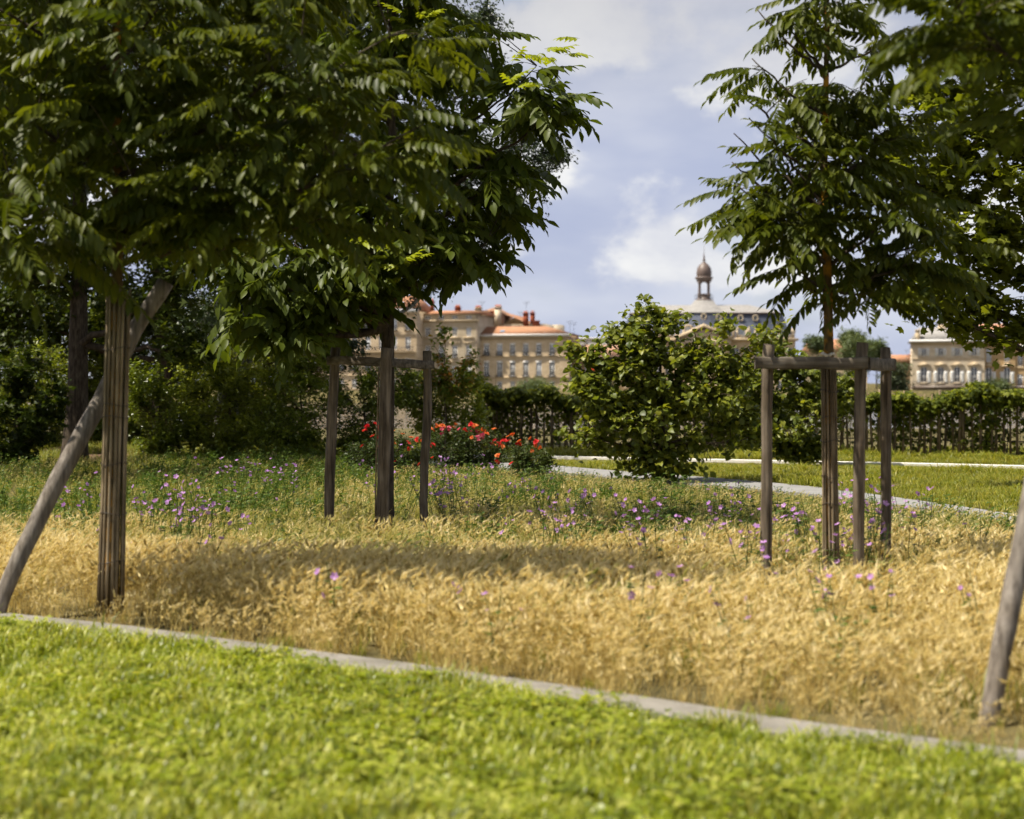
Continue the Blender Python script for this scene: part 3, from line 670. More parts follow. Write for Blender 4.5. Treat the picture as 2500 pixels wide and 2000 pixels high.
part('mansard', Geo().add([(0, .3, h.H), (h.W, .3, h.H), (h.W, 1.3, h.z(806)), (0, 1.3, h.z(806)), (0, 12, h.z(806)), (h.W, 12, h.z(806)), (0, 12, h.H), (h.W, 12, h.H)], [(0,1,2,3), (3,2,5,4), (0,3,4,6), (1,7,5,2)]), M['slate'], h.T, False)
part('roof', Geo().add([(0, 1.2, h.z(807)), (h.W, 1.2, h.z(807)), (h.W, 6, h.z(788)), (0, 6, h.z(788)), (0, 12, h.z(807)), (h.W, 12, h.z(807))], [(0,1,2,3), (3,2,5,4)], [(0,3,4), (1,5,2)]), M['terracotta'], h.T, False)
for px, w in ((2412, 10), (2436, 26)):
    x, ww = h.x(px), w*h.s; g = Geo(); g.box((x-ww/2-.15, -.05, h.z(829)), (x+ww/2+.15, 1.2, h.z(809))); dm = part('dormer', g, M['white'], h.T, False)
    part('pane', Geo().add([(x-ww/2, -.06, h.z(827)), (x+ww/2, -.06, h.z(827)), (x+ww/2, -.06, h.z(811)), (x-ww/2, -.06, h.z(811))], [(0,1,2,3)]), M['curtain_glass'] if w > 12 else M['glass'], dm, False)
h = House('quay_house', 'narrow ochre house with plain windows at the right edge of view', 2475, 2560, 337, 846, M['ochre'])
for px in (2490, 2522, 2550): h.win(px, 868, 894, 12, 'tall'); h.win(px, 914, 944, 13, 'tall')
h.walls(); h.course(842, 847, .5, M['white'], 'cornice'); h.course(897, 899, .15); quay_terrace(h); h.roof(3.4, M['terracotta_dull'], 0, 0)

# stock exchange palace with slate mansard and lantern
d0 = 352; s_ = d0/F
def bx(px): return (px-1718)*s_
def bz(py): return EYE+(HOR-py)*s_
T = thing('domed_palace', 'grand stone building with slate mansard roof and a small domed lantern', 'building', (X(1718, d0), d0, 0), R(-6))
def lp(px0, px1, y0, y1, ya, yb): return (bx(px0), ya, bz(y1)), (bx(px1), yb, bz(y0))
Wl, Wr = bx(1508), bx(1938)
# body with window openings
g = Geo(); op = [(bx(p)-.75, bx(p)+.75, bz(y1), bz(y0)) for p in range(1525, 1940, 27) for y0, y1 in ((850, 873), (886, 918), (930, 950)) if not 1655 < p < 1782]
xs = sorted({Wl, bx(1656), *[a for q in op for a in q[:2]], bx(1781), Wr}); zs = sorted({-.3, bz(832), *[min(max(a, -.3), bz(832)) for q in op for a in q[2:]]})
for i in range(len(xs)-1):
    for j in range(len(zs)-1):
        cx, cz = (xs[i]+xs[i+1])/2, (zs[j]+zs[j+1])/2
        if not any(q[0] < cx < q[1] and q[2] < cz < q[3] for q in op): g.add([(xs[i],0,zs[j]), (xs[i+1],0,zs[j]), (xs[i+1],0,zs[j+1]), (xs[i],0,zs[j+1])], [(0,1,2,3)])
g.add([(Wl,0,-.3), (Wl,26,-.3), (Wl,26,bz(832)), (Wl,0,bz(832)), (Wr,0,-.3), (Wr,26,-.3), (Wr,26,bz(832)), (Wr,0,bz(832))], [(1,0,3,2), (4,5,6,7), (5,1,2,6), (3,7,6,2)])
g.add([(Wl,.9,-.3), (Wr,.9,-.3), (Wr,.9,bz(833)), (Wl,.9,bz(833))], [(0,1,2,3)])
part('wall', g, M['limestone'], T, False)
for q in op:
    w, hh = q[1]-q[0], q[3]-q[2]; fm, pm, pc = window_meshes(w-.01, hh-.01, 'tall'); o = sub('window', fm, T, ((q[0]+q[1])/2, .2, q[2]+.005)); sub('pane', pm, o, (0, 0, 0))
part('cornice', Geo().box((Wl-.7, -.8, bz(832)+.003), (Wr+.7, 26.5, bz(827))), M['trim'], T, False)
for px0 in (1515, 1552, 1589, 1626, 1792, 1829, 1866, 1903):   # balustrade lengths and urns
    g = Geo(); g.box((bx(px0)+.2, -.3, bz(827)+.004), (bx(px0+34), .1, bz(825))); g.box((bx(px0)+.2, -.3, bz(820.5)), (bx(px0+34), .1, bz(819)))
    for x in np.arange(bx(px0)+.4, bx(px0+34)-.2, .42): g.box((x, -.22, bz(825)), (x+.2, .02, bz(820.5)))
    part('balustrade', g, M['trim'], T, False)
    part('urn', Geo().lathe([(0, 0), (.28, 0), (.28, .9), (.42, 1.3), (.45, 1.7), (.18, 2.0), (.14, 2.3), (0, 2.5)], (bx(px0)-.15, -.1, bz(826)), 10), M['limestone_grey'], T, False)
# side urns along the right return
for k in range(5): part('urn', Geo().lathe([(0, 0), (.28, 0), (.28, .9), (.42, 1.3), (.45, 1.7), (.18, 2.0), (0, 2.4)], (Wr-.1, 3+k*4.5, bz(826)), 10), M['limestone_grey'], T, False)
# mansard: concave flared slopes in three steps
def ring(px0, px1, y, dy0, dy1): return [(bx(px0), dy0, bz(y)), (bx(px1), dy0, bz(y)), (bx(px1), dy1, bz(y)), (bx(px0), dy1, bz(y))]
g = Geo(); lv = [ring(1513, 1931, 827, .5, 25.5), ring(1519, 1925, 808, 1.3, 24.7), ring(1527, 1917, 788, 2.0, 24), ring(1537, 1909, 765, 2.5, 23.5)]
for a, b in zip(lv[:-1], lv[1:]): g.add(a+b, [(k, (k+1) % 4, 4+(k+1) % 4, 4+k) for k in range(4)])
part('mansard', g, M['slate'], T, False)
part('mansard_curb', Geo().box((bx(1535), 2.1, bz(766)), (bx(1911), 23.9, bz(762.5))), M['zinc'], T, False)
g = Geo(); a = ring(1538, 1908, 762.6, 2.3, 23.7); b = [(bx(1605), 13, bz(738)), (bx(1832), 13, bz(738))]
g.add(a+b, [(0,1,5,4), (2,3,4,5)], [(1,2,5), (3,0,4)]); part('upper_roof', g, M['slate_pale'], T, False)
# central pavilion: own mansard slope, pediment, columns
g = Geo(); lv = [ring(1664, 1772, 827, -.9, 6), ring(1667, 1769, 800, -.1, 6), ring(1670, 1766, 763, .9, 6)]
for a, b in zip(lv[:-1], lv[1:]): g.add(a+b, [(k, (k+1) % 4, 4+(k+1) % 4, 4+k) for k in (0, 1, 3)])
part('pavilion_mansard', g, M['slate'], T, False)
g = Geo(); fl = [(1668, 1768, 762.5, .6, 20), (1680, 1757, 748, 4, 19), (1690, 1747, 737, 8, 17), (1696, 1743, 727, 10.5, 15.5)]
lv = [ring(*q) for q in fl]
for a, b in zip(lv[:-1], lv[1:]): g.add(a+b, [(k, (k+1) % 4, 4+(k+1) % 4, 4+k) for k in range(4)])
g.add(lv[-1], [(0, 1, 2, 3)]); part('cupola_base', g, M['slate_pale'], T, False)
pb = Geo(); pb.box((bx(1656), -2.2, -.3), (bx(1781), -.003, bz(836))); part('pavilion', pb, M['limestone'], T, False)
for p in (1664, 1684, 1704, 1732, 1752, 1772):
    g = Geo(); g.lathe([(.75, 0), (.62, .6), (.6, 1.0), (.52, 8.2), (.75, 8.6), (.75, 9.0), (0, 9.0)], (bx(p), -2.5, bz(836)-9.8), 12); part('column', g, M['trim'], T, False, True)
part('entablature', Geo().box((bx(1652), -3.2, bz(836)-.8), (bx(1785), -.004, bz(829))), M['trim'], T, False)
g = Geo(); x0, x1, za, zt = bx(1651), bx(1786), bz(829)+.003, bz(797)
g.add([(x0,-3,za), (x1,-3,za), (0,-3,zt-.7), (x0,1,za), (x1,1,za), (0,1,zt-.7)], [(1,4,5,2), (2,5,3,0), (0,3,4,1)], [(0,1,2)]); part('pediment', g, M['limestone'], T, False)
g = Geo()
for sd in (-1, 1):
    a, b = np.array((sd*x1*1.03, za+.05)), np.array((0, zt))
    v = [(p[0], y, p[1]+o) for y in (-3.5, .8) for o in (-.3, .45) for p in (a, b)]
    g.add(v, [(0,1,3,2), (4,6,7,5), (2,3,7,6), (0,4,5,1), (0,2,6,4)])
part('pediment_cornice', g, M['trim'], T, False)
for p, y in ((1679, 772), (1718, 773), (1755, 774), (1808, 776), (1844, 776), (1600, 775), (1640, 774)):
    yd = .5 if 1664 < p < 1772 else 1.9
    g = Geo(); c = (bx(p), yd, bz(y)); a = np.linspace(0, 2*math.pi, 17)
    g.tube([(c[0]+.5*math.cos(t), yd, c[2]+.62*math.sin(t)) for t in a], .13, 6, cap=False); o = part('round_dormer', g, M['limestone_grey'], T, False)
    part('pane', Geo().add([(c[0], yd+.05, c[2])]+[(c[0]+.5*math.cos(t), yd+.05, c[2]+.62*math.sin(t)) for t in a[:-1]], None, [(0, k+1, (k+1) % 16+1) for k in range(16)]), M['glass'], o, False)
for p, y in ((1758, 808), (1810, 810), (1854, 812), (1680, 808), (1640, 810), (1600, 811), (1560, 812)):
    yd = -.9 if 1664 < p < 1772 else .2
    g = Geo(); x, zz = bx(p), bz(y+9); w = .75
    g.box((x-w-.35, yd, zz-.6), (x-w, yd+1.8, zz+1.0)); g.box((x+w, yd, zz-.6), (x+w+.35, yd+1.8, zz+1.0))
    pts = [(math.cos(t), math.sin(t)) for t in np.linspace(0, math.pi, 11)]
    v = [(x+(w+.35)*c_, y_, zz+1+(w+.35)*s2) for y_ in (yd, yd+1.8) for c_, s2 in pts]+[(x+w*c_, y_, zz+1+w*s2) for y_ in (yd, yd+1.8) for c_, s2 in pts]
    g.add(v, [(k, k+1, 22+k+1, 22+k) for k in range(10)]+[(k+11, k, k, k+11) for k in ()]+[(k, 11+k, 11+k+1, k+1) for k in range(10)]+[(22+k, 22+k+1, 33+k+1, 33+k) for k in range(10)])
    o = part('dormer', g, M['limestone_grey'], T, False)
    part('pane', Geo().add([(x, yd+.25, zz+.6)]+[(x+w, yd+.25, zz-.6)]+[(x+w*c_, yd+.25, zz+1+w*s2) for c_, s2 in pts]+[(x-w, yd+.25, zz-.6)], None, [(0, k, k+1) for k in range(1, 13)]+[(0, 13, 1)]), M['curtain_glass'], o, False)
# lantern
LX, LY = bx(1720), 13
g = Geo(); g.lathe([(1.75, 0), (1.75, .3), (1.4, .4), (1.4, 1.25), (1.55, 1.3), (1.55, 1.45), (0, 1.45)], (LX, LY, bz(727)), 8); part('lantern_plinth', g, M['zinc'], T, False)
zc = bz(714.5)
g = Geo()
for k in range(9): t = k*2*math.pi/8+.39; g.tube([(LX+2.05*math.cos(t), LY+2.05*math.sin(t), bz(727)), (LX+2.05*math.cos(t), LY+2.05*math.sin(t), bz(727)+1.1)], .03, 4)
for hh in (.55, 1.1): g.tube([(LX+2.05*math.cos(t), LY+2.05*math.sin(t), bz(727)+hh) for t in np.linspace(.39, .39+2*math.pi, 9)], .03, 4, cap=False)
part('lantern_railing', g, M['iron'], T, False)
for k in range(4):
    t = math.pi/4+k*math.pi/2; g = Geo(); cx, cy = LX+1.35*math.cos(t), LY+1.35*math.sin(t)
    g.lathe([(.36, 0), (.3, .2), (.27, 2.6), (.38, 2.8), (.38, 3.0), (0, 3.0)], (cx, cy, zc), 10); part('lantern_column', g, M['zinc'], T, False)
zt = bz(678.5); hw = 1.25
for k in range(4):   # arched heads between the columns
    t = k*math.pi/2; ca, sa = math.cos(t), math.sin(t); g = Geo(); n = 9; rr = .68; v = []
    for q in np.linspace(0, math.pi, n): v.append((rr*math.cos(q), zt-.75+rr*math.sin(q)))
    top = [(hw*math.cos(q)*1.0, zt) for q in np.linspace(0, math.pi, n)]
    pts = [(LX+a_*ca-(-.98)*sa*1.0, LY+a_*sa+(-.98)*ca, z_) for a_, z_ in v+top]
    pts2 = [(LX+a_*ca-(-1.2)*sa, LY+a_*sa+(-1.2)*ca, z_) for a_, z_ in v+top]
    g.add(pts+pts2, [(i, i+1, n+i+1, n+i) for i in range(n-1)]+[(2*n+i, 3*n+i, 3*n+i+1, 2*n+i+1) for i in range(n-1)]+[(i, 2*n+i, 2*n+i+1, i+1) for i in range(n-1)])
    part('lantern_arch', g, M['zinc'], T, False)
part('lantern_cornice', Geo().lathe([(0, 0), (1.6, 0), (1.62, .5), (1.95, .75), (1.95, .95), (1.5, 1.1), (0, 1.1)], (LX, LY, zt-.05), 16), M['zinc'], T, False)
part('dome', Geo().lathe([(1.5, 0), (1.62, .5), (1.6, 1.2), (1.4, 1.9), (1.0, 2.5), (.55, 2.9), (.3, 3.05), (.2, 3.3), (.34, 3.5), (.34, 3.65), (.14, 3.85), (.22, 4.1), (.1, 4.4), (.05, 5.4), (.02, 7.6), (0, 7.6)], (LX, LY, zt+1.04), 20), M['zinc'], T, False, True)
# ------------------------------------------------------------------ leaf kits
LS, LO, LDI = [leaf_simple(.62), leaf_simple(.5, .16, -.2)], [leaf_oval(.5), leaf_oval(.58, .05, -.25)], [leaf_diamond(.66), leaf_diamond(.55, .2)]
LHZ = [leaf_oval(.85, .08, -.15), leaf_oval(.78, .16, -.28)]
LLOB = [leaf_lobed(5, .55, 2.1), leaf_lobed(5, .6, 1.9)]
LSTAR = [leaf_lobed(5, .26, 2.2)]
CP = [geo_template(compound(8, .56, .125, dr, hg, .37, sd)) for sd, dr, hg in ((1, .35, .75), (2, .7, .95), (3, .15, .6), (4, .5, .85), (5, .25, 1.1))]
CB = [geo_template(compound(5, .46, .17, dr, hg, .46, sd, 55)) for sd, dr, hg in ((11, .4, .6), (12, .8, .9), (13, .2, .5), (14, .55, .75))]

# ------------------------------------------------------------------ near and middle trees
def vtrunk(px_base, d, zs_px):
    return [np.array((X(p, d), d, z)) for p, z in zs_px]
dA = 11.0
tA = vtrunk(270, dA, [(268, -.05), (276, 1), (286, 2), (288, 3), (284, 4), (276, 5.4), (282, 6.8)])
grow('young_tree', 'near dark leafy tree at left with its trunk wrapped in tall slats', 'tree', (X(268, dA), dA, 0), tA,
     [B(300, 330, 11, 260, 230, .8), B(110, 470, 10.7, 200, 150, .8), B(40, 250, 10.8, 190, 200, .8), B(520, 400, 10.7, 220, 170, .7), B(760, 430, 10.5, 190, 130, .55),
      B(960, 330, 10.4, 180, 130, .5), B(640, 190, 10.7, 260, 170, .8), B(870, 130, 10.6, 210, 150, .6), B(330, 70, 11, 330, 200, 1.0), B(100, 570, 10.6, 130, 80, .5), B(330, 470, 10.6, 110, 40, .4), B(40, 620, 10.5, 70, 40, .35), B(600, 500, 10.6, 110, 50, .4), B(760, 540, 10.5, 80, 40, .3),
      B(0, 0, 11, 260, 220, .9), B(600, -120, 11, 330, 170, 1.0), B(250, -350, 11, 400, 280, 1.2)],
     CP, M['leaf_pinnate'], M['bark_lichen'], .05, 'compound', 215, 4, 1.0, rng=21, n_parts=300, shell=.35, limb_r=.45, lo=.44, zdir=(-.6, .4))
dB = 16.8
tB = vtrunk(945, dB, [(938, -.05), (944, 1), (948, 2), (944, 2.6), (950, 3.2), (958, 4), (962, 5.2)])
grow('young_tree', 'broad green tree inside the middle wooden guard', 'tree', (X(938, dB), dB, 0), tB,
     [B(930, 560, 16.8, 190, 110, .9), B(1080, 420, 16.8, 220, 120, 1), B(1220, 260, 16.6, 130, 70, .6), B(1350, 250, 16.5, 60, 40, .35), B(1290, 170, 16.6, 50, 35, .3), B(1200, 420, 17, 130, 120, .7),
      B(760, 620, 16.3, 170, 80, .8), B(640, 720, 16.2, 90, 60, .5), B(930, 230, 17, 300, 170, 1.1), B(1100, 560, 16.6, 90, 60, .5), B(1030, 670, 16.6, 60, 40, .4), B(820, 730, 16.4, 110, 50, .5), B(950, 40, 17, 260, 150, 1.0),
      B(620, 620, 16.4, 90, 60, .5), B(720, 800, 16.3, 70, 35, .4), B(600, 780, 16.2, 50, 40, .35), B(870, 680, 16.4, 90, 50, .5), B(1170, 600, 16.6, 40, 30, .3), B(940, -150, 17, 240, 130, 1.0), B(700, 420, 17, 180, 150, .8)],
     CB, M['leaf_mid'], M['bark'], .085, 'compound', 300, 4, .95, rng=22, n_parts=300, shell=.35, limb_r=.5, lo=.34, zdir=(-.65, .35))
rg0 = np.random.default_rng(3); yT = bpy.data.objects['young_tree.001']; g = Geo()
for (px, py, cnt, sp) in ((1345, 138, 9, 34), (925, 595, 8, 30), (985, 640, 7, 30), (1010, 55, 8, 36), (1240, 215, 3, 20)):
    for k in range(cnt):
        l = CB[k % 4]; p = P(px+rg0.normal(0, sp), py+rg0.normal(0, sp*.5), 16.0+rg0.normal(0, .15)); a = rg0.uniform(0, 6.3)
        g.inst(l[:3], p[None], frames(np.array([(math.cos(a), math.sin(a), rg0.uniform(.1, .8))]), np.array([(0, 0, 1.)])), np.array([rg0.uniform(.42, .6)]), .985)
part('young_shoots', g, M['leaf_mid'], yT)['kind'] = 'stuff'
dD = 12.4
tD = vtrunk(2024, dD, [(2030, -.05), (2025, 1), (2023, 2), (2020, 2.4), (2010, 2.9), (2016, 3.4), (2020, 4.4), (2022, 5.4)])
grow('young_tree', 'slender tree with feathery leaf sprays and orange lichen inside the right guard', 'tree', (X(2030, dD), dD, 0), tD,
     [B(1930, 260, 12.4, 90, 75, .45), B(1850, 300, 12.3, 50, 40, .3), B(1960, 420, 12.4, 130, 90, .55), B(1860, 455, 12.3, 50, 40, .3), B(2080, 380, 12.5, 130, 120, .55), B(1930, 550, 12.3, 70, 50, .4), B(1950, 650, 12.3, 40, 25, .25),
      B(2030, 600, 12.4, 120, 80, .5), B(2160, 520, 12.4, 100, 100, .5), B(2200, 650, 12.3, 100, 50, .4), B(1985, 710, 12.3, 50, 30, .3), B(2090, 720, 12.3, 80, 30, .3), B(2060, 250, 12.5, 110, 80, .45),
      B(1930, 60, 12.4, 70, 45, .3), B(2010, 20, 12.4, 90, 50, .35), B(2010, -120, 12.4, 150, 110, .5), B(2180, 320, 12.5, 90, 90, .45), B(1810, 455, 12.3, 28, 18, .15), B(1795, 400, 12.3, 28, 14, .15), B(1800, 225, 12.3, 40, 18, .15), B(1800, 330, 12.3, 30, 16, .15), B(1850, 150, 12.4, 40, 25, .2), B(1860, 30, 12.4, 30, 20, .2), B(2130, 110, 12.4, 50, 40, .25), B(2270, 560, 12.4, 60, 60, .3), B(1960, 520, 12.2, 100, 70, .4)],
     CP, M['leaf_pinnate'], M['bark_lichen'], .043, 'compound', 112, 4, .9, rng=23, n_parts=300, shell=.4, limb_r=.45, lo=.38, zdir=(-.6, .45))
dN = 8.3
tN = vtrunk(2690, dN, [(2690, -.05), (2690, 1), (2686, 2), (2684, 3), (2680, 4.6)])
grow('young_tree', 'dark overhanging leaf sprays of a near tree in the top right corner', 'tree', (X(2690, dN), dN, 0), tN,
     [B(2460, 110, 8.3, 150, 120, .35), B(2380, 40, 8.4, 110, 70, .3), B(2560, 260, 8.4, 100, 110, .35), B(2650, 40, 8.3, 240, 220, .6), B(2860, 100, 8.3, 240, 260, .6), B(2520, -120, 8.3, 260, 130, .6)],
     CP, M['leaf_pinnate'], M['bark_lichen'], .06, 'compound', 44, 4, .9, rng=24, n_parts=120, shell=.4, limb_r=.45)

# ------------------------------------------------------------------ background trees
grow('lobed_tree', 'big tree with small lobed leaves hanging in from the right edge', 'tree', (X(2720, 24), 24, 0), vtrunk(2720, 24, [(2720, -.05), (2715, 2), (2700, 4), (2680, 8)]),
     [B(2440, 420, 24, 180, 150, 1.2), B(2330, 690, 24, 120, 80, 1.0), B(2450, 770, 24, 110, 60, .8), B(2250, 420, 24.5, 120, 120, 1.0), B(2530, 620, 24, 140, 150, 1.1), B(2340, 250, 24, 160, 150, 1.2), B(2500, 130, 24, 220, 170, 1.4), B(2250, 720, 24, 60, 45, .5), B(2380, 600, 24, 110, 90, .8), B(2420, -80, 24, 300, 170, 1.5)],
     LLOB, M['leaf_plane'], M['bark'], .22, 'twig', 760, 14, .15, rng=25, n_parts=300, jit=.26, shell=.3, droop=.35)
grow('poplar_tree', 'tall tree with tiny silvery leaves rising behind the middle tree', 'tree', (X(545, 34), 34, 0), [P(545, 1120, 34)*np.array((1, 1, 0)), P(560, 930, 34), P(610, 780, 34), P(660, 560, 34), P(800, 250, 34), P(900, -100, 34)],
     [B(1000, 130, 34, 210, 150, 1.8), B(1140, 60, 34, 110, 80, 1.2), B(1190, 190, 34, 60, 45, .8), B(1250, 360, 34, 150, 75, 1.3), B(1330, 390, 34, 75, 45, .8), B(1220, 520, 34, 130, 60, 1.1), B(1120, 480, 34, 150, 120, 1.3), B(1150, 620, 34, 60, 50, .8), B(820, 380, 34, 260, 240, 2), B(780, 740, 33.6, 90, 120, .9), B(850, 850, 33.6, 50, 55, .6), B(600, 600, 34.5, 180, 180, 1.6), B(520, 820, 34.5, 140, 110, 1.2), B(760, 60, 34.5, 280, 200, 2), B(1000, 640, 34.4, 130, 90, 1.1)],
     LDI, M['leaf_poplar'], M['bark_pale'], .24, 'twig', 2600, 26, .09, rng=26, jit=.3, shell=.3, droop=.5, twig_frac=.5)
grow('star_leaf_tree', 'dark straight trunked tree with star shaped leaves behind the slanting pole', 'tree', (X(188, 31), 31, 0), vtrunk(188, 31, [(180, -.05), (190, 1.2), (192, 2.5), (195, 4.5), (200, 7.5), (205, 10)]),
     [B(180, 300, 31, 260, 170, 2), B(420, 450, 30.5, 170, 200, 1.6), B(430, 680, 30, 110, 130, 1.2), B(470, 860, 30, 60, 60, .8), B(60, 640, 30.5, 170, 90, 1.4), B(600, 300, 31, 200, 200, 1.8), B(240, 620, 31.5, 170, 70, 1.2), B(300, 60, 31, 400, 180, 2.2), B(60, 450, 31, 150, 130, 1.5)],
     LSTAR, M['leaf_star'], M['bark'], .23, 'twig', 1150, 15, .17, rng=27, jit=.3, lo=.36, shell=.3, droop=.35, twig_frac=.5)
grow('broadleaf_tree', 'tree with crooked dark trunk filling the gap behind the leaf litter', 'tree', (X(395, 40), 40, 0), [P(400, 1100, 40)*np.array((1, 1, 0)), P(392, 950, 40), P(405, 870, 40), P(390, 760, 40), P(380, 500, 40), P(400, 100, 40)],
     [B(250, 420, 40, 350, 300, 2.5), B(700, 250, 40, 320, 300, 2.5), B(350, 750, 40, 240, 120, 1.8), B(60, 760, 40, 160, 160, 1.8), B(620, 720, 40, 160, 150, 1.6), B(350, 50, 40, 500, 200, 3)],
     LDI, M['leaf_star'], M['bark'], .26, 'twig', 1500, 18, .17, rng=28, jit=.4, lo=.36, shell=.3, droop=.4, twig_frac=.4)
# tree added mostly left of the view, put there to shade its corner
grow('broadleaf_tree', 'added shade tree half out of view at the left edge, behind the slanting pole', 'tree', (X(-170, 26), 26, 0), vtrunk(-170, 26, [(-170, -.05), (-165, 2), (-160, 5), (-150, 9)]),
     [B(-150, 350, 26, 300, 250, 2.2), B(60, 200, 26, 200, 170, 1.6), B(-100, 0, 26, 350, 220, 2.4), B(-180, 650, 26, 180, 110, 1.4)],
     LSTAR, M['leaf_star'], M['bark'], .2, 'twig', 330, 15, .18, rng=29, jit=.3, lo=.36, shell=.3, droop=.35, twig_frac=.5)

# ------------------------------------------------------------------ shrubs
def shrub(name, label, px, d, blobs, leafs, mat, n_tips, per, size, seed, group=None, r=.03, n_parts=0, jit=.16, cat='shrub', mode='twig', shell=.45, droop=.2, low=True):
    b = np.array((X(px, d), d, 0.))
    top = max(c[2]+rr[2]*.5 for c, rr in blobs); wd = max(rr[0] for c, rr in blobs)
    if low: blobs = blobs+[(b+np.array((0, -.1, .28)), (wd*.8, .5, .28))]
    return grow(name, label, cat, b, [b-np.array((0, 0, .05)), b+np.array((.03, 0, top*.3)), b+np.array((-.02, .02, top*.6)), b+np.array((.02, 0, top*.85))], blobs, leafs, mat, M['twig'], r, mode, n_tips, per, size, group, seed, n_parts, jit, shell, droop, .7)
GS = 'shrubs of the dark hedge'
shrub('shrub', 'yellowish loose shrub beside the dark trunk at the far left', 95, 36, [B(95, 930, 36, 90, 110, .9), B(150, 1010, 36, 70, 80, .7), B(20, 980, 36, 90, 110, .9)], LDI, M['leaf_shrub_light'], 300, 22, .085, 31, GS)
shrub('shrub', 'dark low shrub at the left edge with drooping star leaves', 40, 29.5, [B(30, 1020, 29.5, 100, 80, .8), B(110, 1000, 29.5, 70, 90, .7), B(50, 900, 29.5, 80, 60, .6)], LSTAR, M['leaf_star'], 190, 15, .14, 32, GS)
shrub('shrub', 'dark shrub just right of the slat wrapped trunk', 390, 33, [B(380, 1010, 33, 90, 100, .9), B(350, 930, 33, 60, 60, .7), B(440, 1050, 33, 80, 70, .8)], LDI, M['leaf_shrub'], 380, 24, .075, 33, GS)
shrub('shrub', 'bushy bright leaved shrub in the middle of the hedge', 560, 33, [B(540, 990, 33, 130, 110, 1), B(620, 900, 33, 110, 90, .9), B(500, 900, 33.3, 90, 60, .8), B(600, 1060, 32.8, 110, 60, .8)], LDI, M['leaf_shrub_light'], 620, 24, .075, 34, GS)
shrub('shrub', 'tall dark shrub left of the middle tree guard', 735, 33, [B(720, 980, 33, 110, 120, 1), B(770, 880, 33, 80, 70, .8), B(680, 1060, 32.6, 100, 60, .8)], LDI, M['leaf_shrub'], 560, 24, .07, 35, GS)
shrub('shrub', 'dark shrub seen between the posts of the middle guard', 890, 33.4, [B(880, 1000, 33.4, 110, 110, 1), B(960, 940, 33.4, 80, 70, .8)], LDI, M['leaf_shrub'], 480, 24, .07, 36, GS)
shrub('shrub', 'glossy sunlit shrub at the end of the picket fence', 1090, 34.5, [B(1080, 1000, 34.5, 90, 100, .9), B(1130, 940, 34.5, 60, 50, .7), B(1020, 960, 34.5, 60, 60, .7), B(1150, 1030, 34.4, 50, 60, .6)], LS, M['leaf_shrub_light'], 380, 20, .10, 37, GS)
b = np.array((X(1085, 33.8), 33.8, 0.))
shrub('sapling', 'thin sapling with red tipped shoots in front of the stone houses', 1085, 33.8, [B(1072, 860, 33.8, 26, 70, .3), B(1060, 920, 33.8, 40, 40, .35), B(1085, 810, 33.8, 12, 32, .14), B(1150, 880, 33.8, 30, 30, .25), B(1165, 858, 33.8, 12, 10, .12), B(1120, 930, 33.8, 60, 30, .4)], LS, M['leaf_red'], 110, 9, .12, 38, r=.02, jit=.13, cat='sapling', low=False)
GH = 'hazel bushes by the path'
shrub('hazel_bush', 'large round leaved hazel bush beside the grey path', 1615, 25.5,
      [B(1600, 1010, 25.5, 150, 90, .9), B(1590, 900, 25.5, 130, 90, .8), B(1490, 1020, 25.4, 100, 60, .6), B(1450, 960, 25.4, 70, 60, .5), B(1730, 960, 25.5, 110, 90, .8), B(1570, 800, 25.5, 70, 60, .5), B(1480, 880, 25.5, 70, 50, .5), B(1700, 870, 25.6, 100, 50, .6), B(1610, 1110, 25.4, 105, 45, .6), B(1800, 900, 25.6, 60, 60, .5), B(1585, 745, 25.5, 25, 40, .2), B(1560, 840, 25.4, 110, 60, .6), B(1440, 920, 25.4, 60, 60, .5), B(1420, 850, 25.5, 45, 30, .3), B(1500, 800, 25.5, 25, 30, .2), B(1650, 770, 25.5, 25, 25, .2), B(1395, 1060, 25.3, 30, 15, .2), B(1880, 1060, 25.6, 30, 20, .2), B(1770, 790, 25.6, 20, 30, .2), B(1850, 830, 25.6, 35, 45, .3), B(1900, 790, 25.6, 25, 30, .2), B(1810, 1010, 25.6, 60, 60, .5)],
      LHZ, M['leaf_hazel'], 640, 14, .11, 40, GH, .035, 300, .2, 'bush', droop=.3, shell=.2)
shrub('hazel_bush', 'smaller darker hazel bush behind the left posts of the right guard', 1955, 30.5,
      [B(1960, 1020, 30.5, 95, 80, .8), B(1950, 920, 30.5, 90, 70, .7), B(1850, 1050, 30.4, 75, 45, .6), B(1980, 1090, 30.4, 60, 35, .5), B(1900, 870, 30.5, 60, 50, .5), B(2050, 960, 30.6, 50, 70, .5), B(1830, 960, 30.5, 60, 70, .5)],
      LHZ, M['leaf_hazel'], 420, 15, .11, 41, GH, .03, 200, .17, 'bush', droop=.3)

for k, (px, d, top, w) in enumerate(((20, 41, 680, 150), (230, 42, 690, 140), (330, 41, 680, 120), (480, 42, 710, 130), (640, 41, 760, 130))):
    lab = ('far shrub at the left edge behind the dark trunk', 'far shrub just right of the dark straight trunk', 'far shrub behind the slat wrapped trunk', 'far shrub behind the bright leaved hedge', 'far shrub below the pale leaning trunk')[k]
    shrub('shrub', lab, px, d, [B(px, (top+1080)/2, d, w, (1080-top)*.36, 1.0), B(px-50, top+70, d, w*.6, 60, .8), B(px+40, top+60, d, w*.6, 60, .8), B(px, 1030, d, w, 60, .8)], LDI, M['leaf_shrub_light' if k % 2 else 'leaf_shrub'], 620, 22, .13, 90+k, GS, jit=.22)
